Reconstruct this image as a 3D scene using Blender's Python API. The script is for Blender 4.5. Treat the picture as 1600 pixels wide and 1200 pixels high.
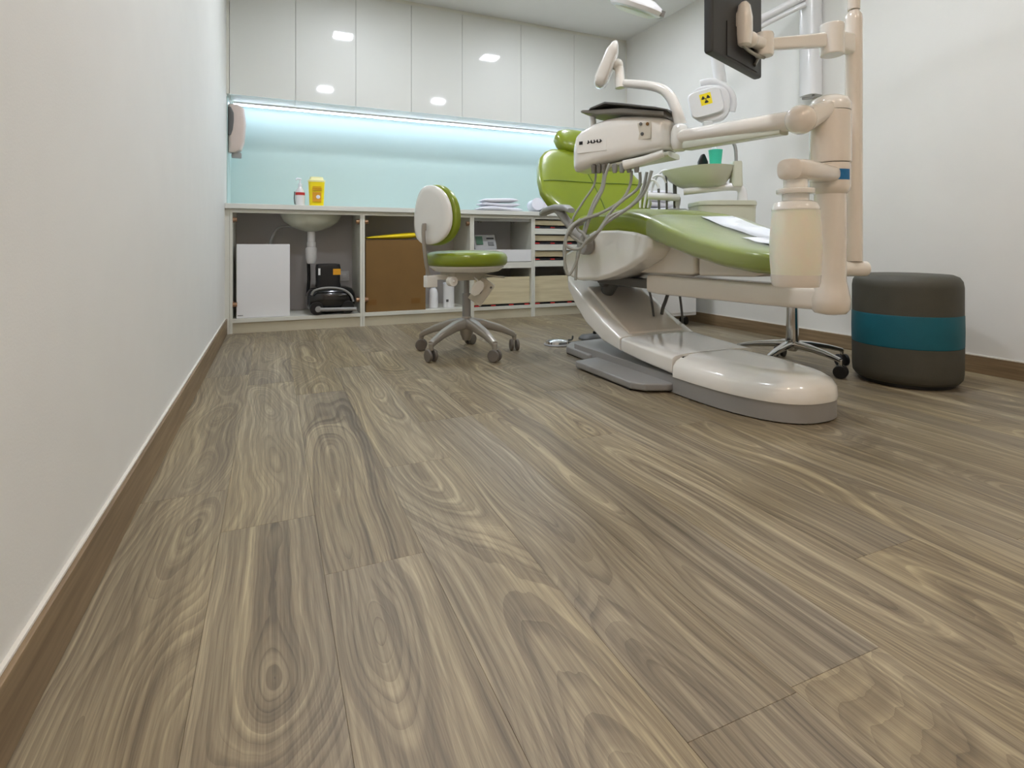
import bpy, bmesh, math, random
from mathutils import Vector, Matrix
random.seed(7)
PI = math.pi
S = bpy.context.scene
for o in list(bpy.data.objects): bpy.data.objects.remove(o)

# ------------------------------------------------------------------ camera, world, exposure
CAM_H = 0.613; F = 854.0; CX = 800.0; CY = 383.0; YAW = math.radians(23.65)
cd = bpy.data.cameras.new('camera'); cam = bpy.data.objects.new('camera', cd); S.collection.objects.link(cam)
cam.location = (0, 0, CAM_H); cam.rotation_euler = (PI/2, 0, -YAW)
cd.sensor_fit = 'HORIZONTAL'; cd.sensor_width = 36; cd.lens = F/1600*36
cd.shift_y = -(600-CY)/1600; cd.clip_start = 0.02
S.camera = cam
S.view_settings.view_transform = 'Standard'; S.view_settings.look = 'None'
S.view_settings.gamma = 1; S.view_settings.use_curve_mapping = False
S.view_settings.exposure = 1.7
w = bpy.data.worlds.new('world'); S.world = w; w.use_nodes = True
w.node_tree.nodes['Background'].inputs[0].default_value = (.8, .85, 1, 1)
w.node_tree.nodes['Background'].inputs[1].default_value = 0.3
DOWNLIGHT = 62.0     # emission of the ceiling panels
WARMLIGHT = 70.0
LED = 5.0
ST, CT = math.sin(YAW), math.cos(YAW)

def W(x, y, t):
    """surveyed point: photograph pixel (1600x1200) and its distance t along the view axis -> room metres"""
    u = (x-CX)/F; v = (CY-y)/F
    return Vector((t*(ST+u*CT), t*(CT-u*ST), CAM_H+v*t))
def WY(x, y, Y):
    u = (x-CX)/F; return W(x, y, Y/(CT-u*ST))
def WX(x, y, X):
    u = (x-CX)/F; return W(x, y, X/(ST+u*CT))

# ------------------------------------------------------------------ materials
def lin(c):
    return tuple((v/255/12.92 if v/255 <= .04045 else ((v/255+.055)/1.055)**2.4) for v in c)
def mat(name, rgb, rough=.5, metal=0., coat=0., bump=0., bscale=60., var=0.04, trans=0., emit=None, estr=0., vscale=6., sss=0., spec=.5):
    m = bpy.data.materials.new(name); m.use_nodes = True; nt = m.node_tree; n = nt.nodes; l = nt.links
    b = n['Principled BSDF']; c = lin(rgb)
    tc = n.new('ShaderNodeTexCoord')
    nz = n.new('ShaderNodeTexNoise'); nz.inputs['Scale'].default_value = vscale; nz.inputs['Detail'].default_value = 4
    l.new(tc.outputs['Object'], nz.inputs['Vector'])
    r = n.new('ShaderNodeValToRGB')
    r.color_ramp.elements[0].position = .3; r.color_ramp.elements[1].position = .7
    r.color_ramp.elements[0].color = (*[max(0, v*(1-var)) for v in c], 1)
    r.color_ramp.elements[1].color = (*[min(1, v*(1+var)) for v in c], 1)
    l.new(nz.outputs['Fac'], r.inputs['Fac']); l.new(r.outputs['Color'], b.inputs['Base Color'])
    b.inputs['Roughness'].default_value = rough; b.inputs['Metallic'].default_value = metal
    b.inputs['Coat Weight'].default_value = coat; b.inputs['Coat Roughness'].default_value = .05
    b.inputs['Specular IOR Level'].default_value = spec
    if trans: b.inputs['Transmission Weight'].default_value = trans
    if sss:
        b.inputs['Subsurface Weight'].default_value = sss; b.inputs['Subsurface Scale'].default_value = .02
    if emit:
        b.inputs['Emission Color'].default_value = (*lin(emit), 1); b.inputs['Emission Strength'].default_value = estr
    if bump:
        z = n.new('ShaderNodeTexNoise'); z.inputs['Scale'].default_value = bscale; z.inputs['Detail'].default_value = 3
        l.new(tc.outputs['Object'], z.inputs['Vector'])
        bp = n.new('ShaderNodeBump'); bp.inputs['Strength'].default_value = bump; bp.inputs['Distance'].default_value = .002
        l.new(z.outputs['Fac'], bp.inputs['Height']); l.new(bp.outputs['Normal'], b.inputs['Normal'])
    return m

def wood_floor():
    m = bpy.data.materials.new('oak_vinyl_plank'); m.use_nodes = True; nt = m.node_tree; n = nt.nodes; l = nt.links
    b = n['Principled BSDF']
    g = n.new('ShaderNodeNewGeometry'); oi = n.new('ShaderNodeObjectInfo')
    def vm(op, a, bb):
        v = n.new('ShaderNodeVectorMath'); v.operation = op
        for i, s in enumerate((a, bb)):
            if isinstance(s, tuple): v.inputs[i].default_value = s
            else: l.new(s, v.inputs[i])
        return v.outputs[0]
    def mm(op, a, bb=0., c=None):
        v = n.new('ShaderNodeMath'); v.operation = op
        for i, s in enumerate((a, bb) if c is None else (a, bb, c)):
            if isinstance(s, (int, float)): v.inputs[i].default_value = s
            else: l.new(s, v.inputs[i])
        return v.outputs[0]
    rnd = oi.outputs['Random']
    cmb = n.new('ShaderNodeCombineXYZ'); l.new(mm('MULTIPLY', rnd, 37.), cmb.inputs[0]); l.new(mm('MULTIPLY', rnd, 91.), cmb.inputs[1]); l.new(mm('MULTIPLY', rnd, 53.), cmb.inputs[2])
    pos = vm('ADD', g.outputs['Position'], cmb.outputs[0])
    def noise(scale_vec, detail, rough=.5, dist=0.):
        z = n.new('ShaderNodeTexNoise'); z.inputs['Scale'].default_value = 1; z.inputs['Detail'].default_value = detail
        z.inputs['Roughness'].default_value = rough; z.inputs['Distortion'].default_value = dist
        l.new(vm('MULTIPLY', pos, scale_vec), z.inputs['Vector']); return z.outputs['Fac']
    # flat-sawn figure: growth rings r = |(q, d)| cut by the board face; q across the board, d the slowly varying depth
    tc = n.new('ShaderNodeTexCoord'); sp = n.new('ShaderNodeSeparateXYZ'); l.new(tc.outputs['Object'], sp.inputs[0])
    def n1(vecs, detail=2, rough=.5):
        c = n.new('ShaderNodeCombineXYZ')
        for i, q_ in enumerate(vecs):
            if isinstance(q_, (int, float)): c.inputs[i].default_value = q_
            else: l.new(q_, c.inputs[i])
        z = n.new('ShaderNodeTexNoise'); z.inputs['Scale'].default_value = 1; z.inputs['Detail'].default_value = detail; z.inputs['Roughness'].default_value = rough
        l.new(c.outputs[0], z.inputs['Vector']); return z.outputs['Fac']
    seed = mm('MULTIPLY', rnd, 63.)
    ly = sp.outputs['Y']
    wander = mm('MULTIPLY', mm('SUBTRACT', n1([mm('MULTIPLY', ly, 1.1), seed, 3.]), .5), .14)
    xc = mm('ADD', mm('MULTIPLY_ADD', rnd, .06, .065), wander)
    q = mm('SUBTRACT', sp.outputs['X'], xc)
    d = mm('MULTIPLY', mm('SUBTRACT', n1([mm('MULTIPLY', ly, .95), mm('MULTIPLY', q, 3.), seed], 1.2), .46), .66)
    r_ = mm('SQRT', mm('ADD', mm('MULTIPLY', q, q), mm('MULTIPLY', d, d)))
    r_ = mm('MULTIPLY_ADD', mm('SUBTRACT', noise((24, 5, 1), 2.5), .5), .011, r_)
    band = n1([mm('MULTIPLY', r_, 62.), seed, 0.], 2.5, .62)          # wide and narrow growth zones
    saw = mm('FRACT', mm('MULTIPLY', r_, 95.))
    saw = mm('MULTIPLY', mm('POWER', saw, 2.5), n1([mm('MULTIPLY', r_, 25.), seed, 7.]))
    fine = noise((330, 7, 1), 4, .65)
    pores = noise((900, 22, 1), 2, .6)
    broad = noise((11, .7, 1), 3, .5)
    mid = noise((90, 1.3, 1), 3, .55)
    v = mm('MULTIPLY_ADD', mm('SUBTRACT', band, .5), 1.1, .5)
    v = mm('MULTIPLY_ADD', saw, -.30, mm('ADD', v, .05))
    v = mm('MULTIPLY_ADD', mm('SUBTRACT', broad, .5), .50, v)
    v = mm('MULTIPLY_ADD', mm('SUBTRACT', mid, .5), .70, v)
    v = mm('MULTIPLY_ADD', mm('SUBTRACT', fine, .5), .60, v)
    v = mm('MULTIPLY_ADD', mm('SUBTRACT', pores, .5), .22, v)
    v = mm('MULTIPLY_ADD', mm('SUBTRACT', rnd, .5), .08, v)
    r = n.new('ShaderNodeValToRGB'); cr = r.color_ramp
    cr.elements[0].position = .12; cr.elements[0].color = (*lin((88, 75, 55)), 1)
    cr.elements[1].position = .9; cr.elements[1].color = (*lin((180, 165, 130)), 1)
    e = cr.elements.new(.42); e.color = (*lin((123, 109, 84)), 1)
    e = cr.elements.new(.62); e.color = (*lin((145, 131, 103)), 1)
    l.new(v, r.inputs['Fac'])
    # greyer boards among browner ones
    hs = n.new('ShaderNodeHueSaturation'); l.new(r.outputs['Color'], hs.inputs['Color'])
    l.new(mm('MULTIPLY_ADD', noise((3, .6, 1), 1), .6, .60), hs.inputs['Saturation'])
    l.new(hs.outputs['Color'], b.inputs['Base Color'])
    l.new(mm('MULTIPLY_ADD', v, .12, .40), b.inputs['Roughness'])
    bp = n.new('ShaderNodeBump'); bp.inputs['Strength'].default_value = .25; bp.inputs['Distance'].default_value = .0006
    l.new(fine, bp.inputs['Height']); l.new(bp.outputs['Normal'], b.inputs['Normal'])
    return m

def grain(name, dark, light, sc=(3, 40, 40), rough=.5):
    m = bpy.data.materials.new(name); m.use_nodes = True; nt = m.node_tree; n = nt.nodes; l = nt.links
    b = n['Principled BSDF']; tc = n.new('ShaderNodeNewGeometry')
    mp = n.new('ShaderNodeMapping'); mp.inputs['Scale'].default_value = sc
    z = n.new('ShaderNodeTexNoise'); z.inputs['Scale'].default_value = 1; z.inputs['Detail'].default_value = 4
    l.new(tc.outputs['Position'], mp.inputs['Vector']); l.new(mp.outputs['Vector'], z.inputs['Vector'])
    r = n.new('ShaderNodeValToRGB'); r.color_ramp.elements[0].position = .3; r.color_ramp.elements[1].position = .7
    r.color_ramp.elements[0].color = (*lin(dark), 1); r.color_ramp.elements[1].color = (*lin(light), 1)
    l.new(z.outputs['Fac'], r.inputs['Fac']); l.new(r.outputs['Color'], b.inputs['Base Color'])
    b.inputs['Roughness'].default_value = rough
    return m

def film():
    m = bpy.data.materials.new('clear_film'); m.use_nodes = True; n = m.node_tree.nodes; l = m.node_tree.links
    out = n['Material Output']; b = n['Principled BSDF']
    b.inputs['Base Color'].default_value = (.8, .86, .8, 1); b.inputs['Roughness'].default_value = .12
    tr = n.new('ShaderNodeBsdfTransparent'); mx = n.new('ShaderNodeMixShader')
    lw = n.new('ShaderNodeLayerWeight'); lw.inputs['Blend'].default_value = .35
    z = n.new('ShaderNodeTexNoise'); z.inputs['Scale'].default_value = 18; z.inputs['Detail'].default_value = 3
    bp = n.new('ShaderNodeBump'); bp.inputs['Strength'].default_value = .6; bp.inputs['Distance'].default_value = .01
    l.new(z.outputs['Fac'], bp.inputs['Height']); l.new(bp.outputs['Normal'], b.inputs['Normal'])
    mt = n.new('ShaderNodeMath'); mt.operation = 'MULTIPLY_ADD'; mt.inputs[1].default_value = .38; mt.inputs[2].default_value = .07
    l.new(lw.outputs['Facing'], mt.inputs[0]); l.new(mt.outputs[0], mx.inputs[0])
    l.new(tr.outputs[0], mx.inputs[1]); l.new(b.outputs[0], mx.inputs[2]); l.new(mx.outputs[0], out.inputs['Surface'])
    return m

M = dict(
 wall=mat('wall_paint', (226, 225, 219), .75, bump=.12, bscale=220, var=.012),
 ceil=mat('ceiling_paint', (236, 236, 232), .85, var=.01),
 skirt=grain('skirting_wood', (112, 92, 66), (150, 128, 98), (30, 3, 60)),
 skirt2=grain('skirting_wood_across', (122, 104, 80), (158, 138, 110), (3, 30, 60)),
 caulk=mat('caulk', (225, 222, 212), .6),
 floor=wood_floor(), sub=mat('subfloor', (84, 72, 54), .9),
 gloss=mat('gloss_laminate', (216, 217, 210), .5, coat=1., var=.01, vscale=2),
 cab=mat('cabinet_laminate', (218, 217, 205), .45, var=.015),
 cabin=mat('cabinet_inside', (196, 192, 190), .6, var=.02),
 plinth=mat('plinth', (196, 188, 164), .5),
 top=mat('worktop', (224, 224, 216), .35, coat=.3, var=.01),
 splash=mat('backsplash_glass', (190, 214, 210), .34, coat=0, var=.01, vscale=1.5),
 led=mat('led_strip', (255, 255, 255), .5, emit=(222, 232, 255), estr=LED),
 down=mat('downlight_panel', (255, 255, 255), .5, emit=(238, 244, 255), estr=DOWNLIGHT),
 warm=mat('warm_panel', (255, 255, 255), .5, emit=(255, 220, 196), estr=WARMLIGHT),
 neutral=mat('neutral_panel', (255, 255, 255), .5, emit=(255, 246, 234), estr=DOWNLIGHT*.7),
 green=mat('green_vinyl', (128, 144, 24), .3, coat=.35, bump=.08, bscale=400, var=.04),
 seam=mat('green_seam', (84, 104, 6), .5),
 plast=mat('beige_plastic', (238, 236, 229), .2, coat=.7, var=.01),
 plast2=mat('warm_plastic', (233, 226, 215), .22, coat=.8, var=.012),
 white=mat('white_plastic', (232, 232, 232), .3, coat=.4, var=.01),
 grey=mat('grey_plastic', (150, 149, 146), .42, var=.02),
 dgrey=mat('dark_grey', (92, 92, 90), .45, var=.03),
 alu=mat('painted_aluminium', (168, 162, 152), .35, metal=.55, var=.03),
 chrome=mat('chrome', (215, 215, 215), .1, metal=1., var=.02),
 black=mat('black_plastic', (16, 16, 18), .4, var=.05),
 blackg=mat('black_gloss', (14, 14, 16), .18, coat=.4),
 monit=mat('monitor_back', (46, 47, 47), .5, bump=.1, bscale=300),
 rubber=mat('caster_rubber', (112, 106, 98), .5, var=.05),
 hose=mat('grey_hose', (158, 160, 152), .4),
 poufg=mat('pouf_grey', (72, 70, 60), .6, bump=.35, bscale=350, var=.07, vscale=14),
 teal=mat('pouf_teal', (0, 92, 108), .55, bump=.35, bscale=350, var=.06, vscale=14),
 bottle=mat('translucent_bottle', (236, 233, 214), .3, sss=.4, var=.01),
 blue=mat('blue_label', (18, 112, 172), .4),
 yellow=mat('yellow', (250, 226, 10), .4),
 yelbag=mat('yellow_bag', (232, 206, 20), .35, bump=.3, bscale=25),
 orange=mat('orange_print', (224, 160, 30), .5),
 red=mat('red_print', (196, 44, 40), .5),
 palelid=mat('pale_yellow_lid', (246, 242, 176), .4),
 card=mat('cardboard', (124, 93, 48), .8, var=.05, bump=.1, bscale=120),
 card2=mat('cardboard_tape', (120, 82, 24), .6),
 beige=grain('beige_drawer', (206, 192, 156), (222, 210, 176), (4, 10, 60)),
 towel=mat('towel', (232, 232, 240), .9, bump=.6, bscale=260, var=.02),
 paper=mat('paper', (232, 236, 242), .7, var=.01),
 film=film(),
 mint=mat('mint_cup', (60, 196, 164), .35),
 skin=mat('dispenser_body', (206, 190, 180), .35, coat=.3),
 bowl=mat('basin_ceramic', (206, 208, 190), .3, coat=.5, var=.01),
 lever=mat('lever_beige', (206, 200, 184), .4),
 brass=mat('hinge_metal', (176, 140, 112), .3, metal=.8),
 steel=mat('brushed_steel', (150, 150, 146), .32, metal=.9),
 screen=mat('lcd', (60, 96, 74), .2, coat=.4),
 tray=mat('tray_grey', (120, 116, 108), .35, metal=.3),
)

# ------------------------------------------------------------------ geometry builder
def sgn(v, p): return math.copysign(abs(v)**p, v)
class MB:
    def __init__(s): s.bm = bmesh.new()
    def add(s, verts, faces):
        vs = [s.bm.verts.new(v) for v in verts]
        for f in faces:
            try: s.bm.faces.new([vs[i] for i in f])
            except ValueError: pass
        return vs
    def box(s, a, b, bev=0., rot=None, seg=2):
        a = Vector(a); b = Vector(b); c = (a+b)/2; d = b-a
        t = bmesh.new(); bmesh.ops.create_cube(t, size=1)
        bmesh.ops.scale(t, vec=(abs(d.x), abs(d.y), abs(d.z)), verts=t.verts)
        if bev: bmesh.ops.bevel(t, geom=list(t.edges), offset=bev, segments=seg, affect='EDGES', profile=.5)
        if rot is not None: bmesh.ops.transform(t, matrix=rot, verts=t.verts)
        bmesh.ops.translate(t, vec=c, verts=t.verts)
        s.merge(t); return s
    def obox(s, c, size, rot, bev=0., seg=2):
        c = Vector(c); h = Vector(size)/2
        return s.box(c-h, c+h, bev, rot.to_4x4(), seg)
    def merge(s, t):
        me = bpy.data.meshes.new('t'); t.to_mesh(me); t.free(); s.bm.from_mesh(me); bpy.data.meshes.remove(me)
    def ring_loft(s, rings, cap=True, closed=False):
        n = len(rings[0]); vs = [[s.bm.verts.new(p) for p in r] for r in rings]
        R = len(rings)
        for i in range(R if closed else R-1):
            a, b = vs[i], vs[(i+1) % R]
            for j in range(n):
                k = (j+1) % n
                try: s.bm.faces.new((a[j], a[k], b[k], b[j]))
                except ValueError: pass
        if cap and not closed:
            for r in (vs[0], vs[-1]):
                try: s.bm.faces.new(r)
                except ValueError: pass
        return s
    def tube(s, pts, r, n=10, smooth=0, cap=True):
        pts = [Vector(p) for p in pts]
        if smooth: pts = spline(pts, smooth)
        rs = r if isinstance(r, (list, tuple)) else None
        if rs and len(rs) != len(pts):
            rs = [rs[0]+(rs[-1]-rs[0])*i/(len(pts)-1) for i in range(len(pts))]
        rings = []; up = None
        for i, p in enumerate(pts):
            d = (pts[min(i+1, len(pts)-1)]-pts[max(i-1, 0)]).normalized()
            if up is None: up = d.orthogonal().normalized()
            else:
                up = up-d*up.dot(d)
                up = up.normalized() if up.length > 1e-6 else d.orthogonal().normalized()
            q = d.cross(up); rr = rs[i] if rs else r
            rings.append([p+rr*(up*math.cos(a)+q*math.sin(a)) for a in [2*PI*j/n for j in range(n)]])
        return s.ring_loft(rings, cap)
    def lathe(s, prof, c=(0, 0, 0), axis=(0, 0, 1), n=28, xscale=1.):
        c = Vector(c); ax = Vector(axis).normalized(); q = Vector((0, 0, 1)).rotation_difference(ax)
        rings = [[c+q@Vector((max(r, 1e-4)*math.cos(a)*xscale, max(r, 1e-4)*math.sin(a), z)) for a in [2*PI*j/n for j in range(n)]] for r, z in prof]
        return s.ring_loft(rings)
    def cyl(s, a, b, r, n=20, bev=0.):
        a = Vector(a); b = Vector(b); L = (b-a).length
        bev = min(bev, r*.9, L*.45)
        prof = [(r, 0), (r, L)] if not bev else [(r-bev, 0), (r-bev*.3, bev*.3), (r, bev), (r, L-bev), (r-bev*.3, L-bev*.3), (r-bev, L)]
        return s.lathe(prof, a, b-a, n)
    def ball(s, c, r, n=20, sc=(1, 1, 1), rot=None):
        c = Vector(c); rings = []
        for i in range(1, 12):
            ph = PI*i/12; rings.append([Vector((math.cos(a)*math.sin(ph)*sc[0]*r, math.sin(a)*math.sin(ph)*sc[1]*r, math.cos(ph)*sc[2]*r)) for a in [2*PI*j/n for j in range(n)]])
        if rot is not None: rings = [[rot@p for p in r_] for r_ in rings]
        return s.ring_loft([[c+p for p in r_] for r_ in rings])
    def slab(s, st, ex=4., n=32):
        """stations (centre, width_dir, thick_dir, half_width, half_thick) -> superelliptic loft with closed ends"""
        rings = []
        for c, wd, td, hw, ht in st:
            c = Vector(c); wd = Vector(wd).normalized(); td = Vector(td).normalized()
            rings.append([c+wd*hw*sgn(math.cos(a), 2/ex)+td*ht*sgn(math.sin(a), 2/ex) for a in [2*PI*j/n for j in range(n)]])
        return s.ring_loft(rings)
    def prism(s, outline, a, b, bev=0., seg=3):
        """outline: list of Vectors at offset 0, extruded by b-a"""
        t = bmesh.new(); d = Vector(b)-Vector(a)
        v0 = [t.verts.new(Vector(p)+Vector(a)) for p in outline]; v1 = [t.verts.new(Vector(p)+Vector(a)+d) for p in outline]
        n = len(v0); t.faces.new(v0); t.faces.new(v1[::-1])
        for i in range(n): t.faces.new((v0[i], v1[i], v1[(i+1) % n], v0[(i+1) % n]))
        bmesh.ops.recalc_face_normals(t, faces=t.faces)
        if bev: bmesh.ops.bevel(t, geom=list(t.edges), offset=bev, segments=seg, affect='EDGES', profile=.5, clamp_overlap=True)
        s.merge(t); return s
    def build(s, name, m, parent=None, off=None, smooth=40):
        bmesh.ops.remove_doubles(s.bm, verts=s.bm.verts, dist=1e-6)
        bmesh.ops.recalc_face_normals(s.bm, faces=s.bm.faces)
        if off is None and parent is not None: off = parent.get('_o', (0, 0, 0))
        if off is not None: bmesh.ops.translate(s.bm, vec=-Vector(off), verts=s.bm.verts)
        for f in s.bm.faces: f.smooth = True
        ca = math.radians(smooth)
        for e in s.bm.edges:
            if len(e.link_faces) == 2 and e.calc_face_angle(0) > ca: e.smooth = False
        me = bpy.data.meshes.new(name); s.bm.to_mesh(me); s.bm.free()
        me.materials.append(M[m] if isinstance(m, str) else m)
        o = bpy.data.objects.new(name, me); S.collection.objects.link(o)
        wn = o.modifiers.new('weighted_normals', 'WEIGHTED_NORMAL'); wn.keep_sharp = True; wn.weight = 80
        if parent is not None:
            o.parent = parent
            if '_o' in parent: o['_o'] = list(parent['_o'])
        elif off is not None: o.location = off
        return o
def spline(p, k):
    out = []
    for i in range(len(p)-1):
        a, b, c, d = p[max(i-1, 0)], p[i], p[i+1], p[min(i+2, len(p)-1)]
        for j in range(k):
            t = j/k; out.append(.5*((2*b)+(c-a)*t+(2*a-5*b+4*c-d)*t*t+(3*b-a-3*c+d)*t**3))
    out.append(p[-1]); return out
def thing(name, label, cat, loc=(0, 0, 0), rz=0., group=None, world=True):
    """world=True: parts are written in room coordinates; False: in the thing's own frame"""
    o = bpy.data.objects.new(name, None); S.collection.objects.link(o); o.empty_display_size = .05
    o.location = loc; o.rotation_euler = (0, 0, rz); o['label'] = label; o['category'] = cat
    if group: o['group'] = group
    o['_o'] = list(loc) if world else [0, 0, 0]
    return o
def tag(o, label, cat, group=None):
    o['label'] = label; o['category'] = cat
    if group: o['group'] = group
    return o
def struct(o, label=None):
    o['kind'] = 'structure'
    if label: o['label'] = label
    return o
def B(a, b, bev=0.): return MB().box(a, b, bev)

# ------------------------------------------------------------------ room shell
XL, XR, YB, YF, ZC = -.30, 3.10, 4.70, -1.90, 2.57
T = .1
struct(B((XL-T, YF-T, 0), (XL, YB+T, ZC)).build('wall_left', 'wall'), 'plain off-white painted wall along the left side')
struct(B((XR, YF-T, 0), (XR+T, YB+T, ZC)).build('wall_right', 'wall'), 'off-white wall behind the pouf and x-ray arm')
struct(B((XL, YB, 0), (XR, YB+T, ZC)).build('wall_back', 'wall'), 'off-white wall behind the cabinets')
struct(B((XL, YF-T, 0), (XR, YF, ZC)).build('wall_front', 'wall'), 'off-white wall behind the camera')
struct(B((XL-T, YF-T, ZC), (XR+T, YB+T, ZC+T)).build('ceiling', 'ceil'), 'flat white ceiling')
fl = B((XL-T, YF-T, -.06), (XR+T, YB+T, -.0031)).build('floor', 'sub')
struct(fl, 'grey-brown oak look plank floor')
# planks: laid along Y, 0.19 m wide, 1.3 m long
PWID, PLEN = .19, 1.33
ends = {0: 1.54, 1: 1.317, 2: 1.07, 4: .53}
meshes = {}
def plank_mesh(wd, L):
    key = (round(wd, 4), round(L, 4))
    if key not in meshes:
        g = .00015; mb = B((g, g, -.003), (wd-g, L-g, 0)); t = mb.bm
        top = [e for e in t.edges if all(v.co.z > -.001 for v in e.verts)]
        bmesh.ops.bevel(t, geom=top, offset=.0004, segments=1, affect='EDGES')
        me = bpy.data.meshes.new('plank'); t.to_mesh(me); t.free(); me.materials.append(M['floor']); meshes[key] = me
    return meshes[key]
i = 0; x = XL+.008
while x < XR-.01:
    wd = min(PWID, XR-x)
    e0 = ends.get(i, random.uniform(.1, 1.3))
    ys = [e0+k*PLEN for k in range(-4, 6)]
    ys = [YF]+[v for v in ys if YF+.08 < v < YB-.5]+[4.30]
    for a, b in zip(ys[:-1], ys[1:]):
        p = bpy.data.objects.new('plank', plank_mesh(wd, b-a)); S.collection.objects.link(p)
        p.location = (x, a, 0); p.parent = fl
    x += wd; i += 1

def skirting(name, x0, x1, y0, y1, hgt, m, label):
    o = B((x0, y0, 0), (x1, y1, hgt), .0025).build(name, m); return struct(o, label)
bl = skirting('baseboard_left', XL, XL+.014, YF, 4.24, .105, 'skirt', 'brown wood skirting along the left wall')
B((XL, YF, .105), (XL+.007, 4.24, .110), .001).build('caulk_line', 'caulk', bl, off=(0, 0, 0))
br = skirting('baseboard_right', XR-.014, XR, YF, 4.24, .082, 'skirt', 'brown wood skirting along the right wall')
B((XR-.007, YF, .082), (XR, 4.24, .087), .001).build('caulk_line', 'caulk', br, off=(0, 0, 0))
skirting('baseboard_front', XL, XR, YF, YF+.014, .09, 'skirt2', 'brown wood skirting behind the camera')

# ceiling downlights (seen as reflections in the gloss doors)
def downlight(x, y, m, label):
    t = thing('ceiling_light', label, 'ceiling light', (x, y, ZC-.012), group='square ceiling lights')
    h = .095
    f = MB()
    for a, b in (((-h, -h), (h, -h+.015)), ((-h, h-.015), (h, h)), ((-h, -h+.015), (-h+.015, h-.015)), ((h-.015, -h+.015), (h, h-.015))):
        f.box((x+a[0], y+a[1], ZC-.012), (x+b[0], y+b[1], ZC), .001)
    f.build('frame', 'white', t)
    B((x-h+.0155, y-h+.0155, ZC-.008), (x+h-.0155, y+h-.0155, ZC-.001)).build('diffuser', m, t)
for x, y, m, lb in ((.60, 3.38, 'down', 'square ceiling light mirrored high in the second upper door'), (2.07, 3.38, 'down', 'square ceiling light above the head of the dental chair'),
                (.60, 1.5, 'down', 'square ceiling light over the open floor, left of the chair'), (2.05, 1.5, 'down', 'square ceiling light above the foot of the dental chair'),
                (.45, -.5, 'warm', 'warm square ceiling light behind the camera, left'), (2.05, -.5, 'neutral', 'square ceiling light behind the camera, right')):
    downlight(x, y, m, lb)

# ------------------------------------------------------------------ upper cabinets
YU, ZU = 4.34, 1.685
seams = [-.28, .156, .587, 1.02, 1.447, 1.986, 2.519, 3.085]
words = ['first', 'second', 'third', 'fourth', 'fifth', 'sixth', 'seventh']
for i in range(7):
    a, b = seams[i], seams[i+1]
    t = thing('wall_cabinet', '%s glossy white handleless upper cabinet from the left%s' % (words[i], {0: ', beside the left wall', 6: ', beside the right wall'}.get(i, '')), 'cabinet', ((a+b)/2, 4.52, ZU), group='upper cabinets over the worktop')
    B((a+.0008, YU+.02, ZU), (b-.0008, YB, ZC-.03)).build('body', 'cab', t)
    B((a+.0015, YU, ZU-.004), (b-.0015, YU+.019, ZC-.032)).build('door', 'gloss', t)
struct(B((XL, YU+.004, ZU), (-.281, YB, ZC-.03)).build('trim_1', 'cab'), 'narrow filler strip left of the upper cabinets')
struct(B((3.086, YU+.004, ZU), (XR, YB, ZC-.03)).build('trim_2', 'cab'), 'narrow filler strip right of the upper cabinets')
struct(B((XL, YU+.012, ZC-.03), (XR, YB, ZC)).build('trim_3', 'cab'), 'recessed shadow strip between cabinets and ceiling')
# glass splashback and LED
tag(B((XL+.001, YB-.008, .9015), (XR-.001, YB-.001, ZU-.001)).build('splashback', 'splash'), 'pale aqua glass splashback behind the worktop', 'splashback')
tag(B((XL+.001, YU+.03, .9015), (XL+.007, YB-.009, ZU-.012)).build('side_splashback', 'splash'), 'short pale glass return panel on left wall above worktop', 'splashback')
t = thing('led_strip_light', 'long bright white strip light under the upper cabinets', 'strip light', (1.4, 4.63, ZU-.012))
B((XL+.03, 4.575, ZU-.012), (XR-.01, 4.615, ZU-.0005)).build('housing', 'white', t)
B((XL+.032, 4.578, ZU-.020), (XR-.012, 4.612, ZU-.0122), .002).build('diffuser', 'led', t)

# ------------------------------------------------------------------ base cabinets
YC = 4.225
def hinge(parent, x, z, d=1):
    m = MB(); m.cyl((x, YC+.02, z), (x+d*.028, YC+.02, z), .016, 12, .003); m.box((x, YC+.03, z-.02), (x+d*.008, YC+.085, z+.02), .002)
    return m.build('hinge', 'brass', parent)
def carcass(name, label, x0, x1, topz=.838):
    t = thing(name, label, 'cabinet', ((x0+x1)/2, 4.45, 0), group='base cabinets under the worktop')
    p = .017
    B((x0+.0005, YC, .0), (x0+p, 4.685, .864)).build('side_panel', 'cab', t)
    B((x1-p, YC, .0), (x1-.0005, 4.685, .864)).build('side_panel', 'cab', t)
    B((x0+p, YC+.001, .075), (x1-p, 4.685, .100)).build('bottom_panel', 'cab', t)
    B((x0+p, YC+.001, topz), (x1-p, YC+.02, .864)).build('top_rail', 'cab', t)
    B((x0+p, 4.675, .100), (x1-p, 4.685, .864)).build('back_panel', 'cabin', t)
    B((x0+p, YC+.012, 0), (x1-p, YC+.03, .0745)).build('plinth', 'plinth', t)
    return t
struct(B((XL, YC-.002, 0), (-.272, YC+.03, .864)).build('trim_4', 'cab'), 'narrow white filler beside the left wall under the worktop')
c1 = carcass('base_cabinet', 'open white base cabinet under the sink, beside the left wall', -.271, .620)
c2 = carcass('base_cabinet', 'open white base cabinet holding the cardboard box', .6205, 1.494)
c3 = carcass('base_cabinet', 'white base cabinet with an open niche above a drawer, behind the stool', 1.4945, 2.049)
c4 = carcass('base_cabinet', 'white base cabinet with three thin stacked trays and a deep drawer', 2.0495, 2.62)
c5 = carcass('base_cabinet', 'closed white base cabinet behind the dental chair at the right wall', 2.6205, XR-.001)
B((2.64, YC-.0, .104), (2.86, YC+.0005, .835)).build('door', 'cab', c5); B((2.863, YC-.0, .104), (3.08, YC+.0005, .835)).build('door', 'cab', c5)
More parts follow.
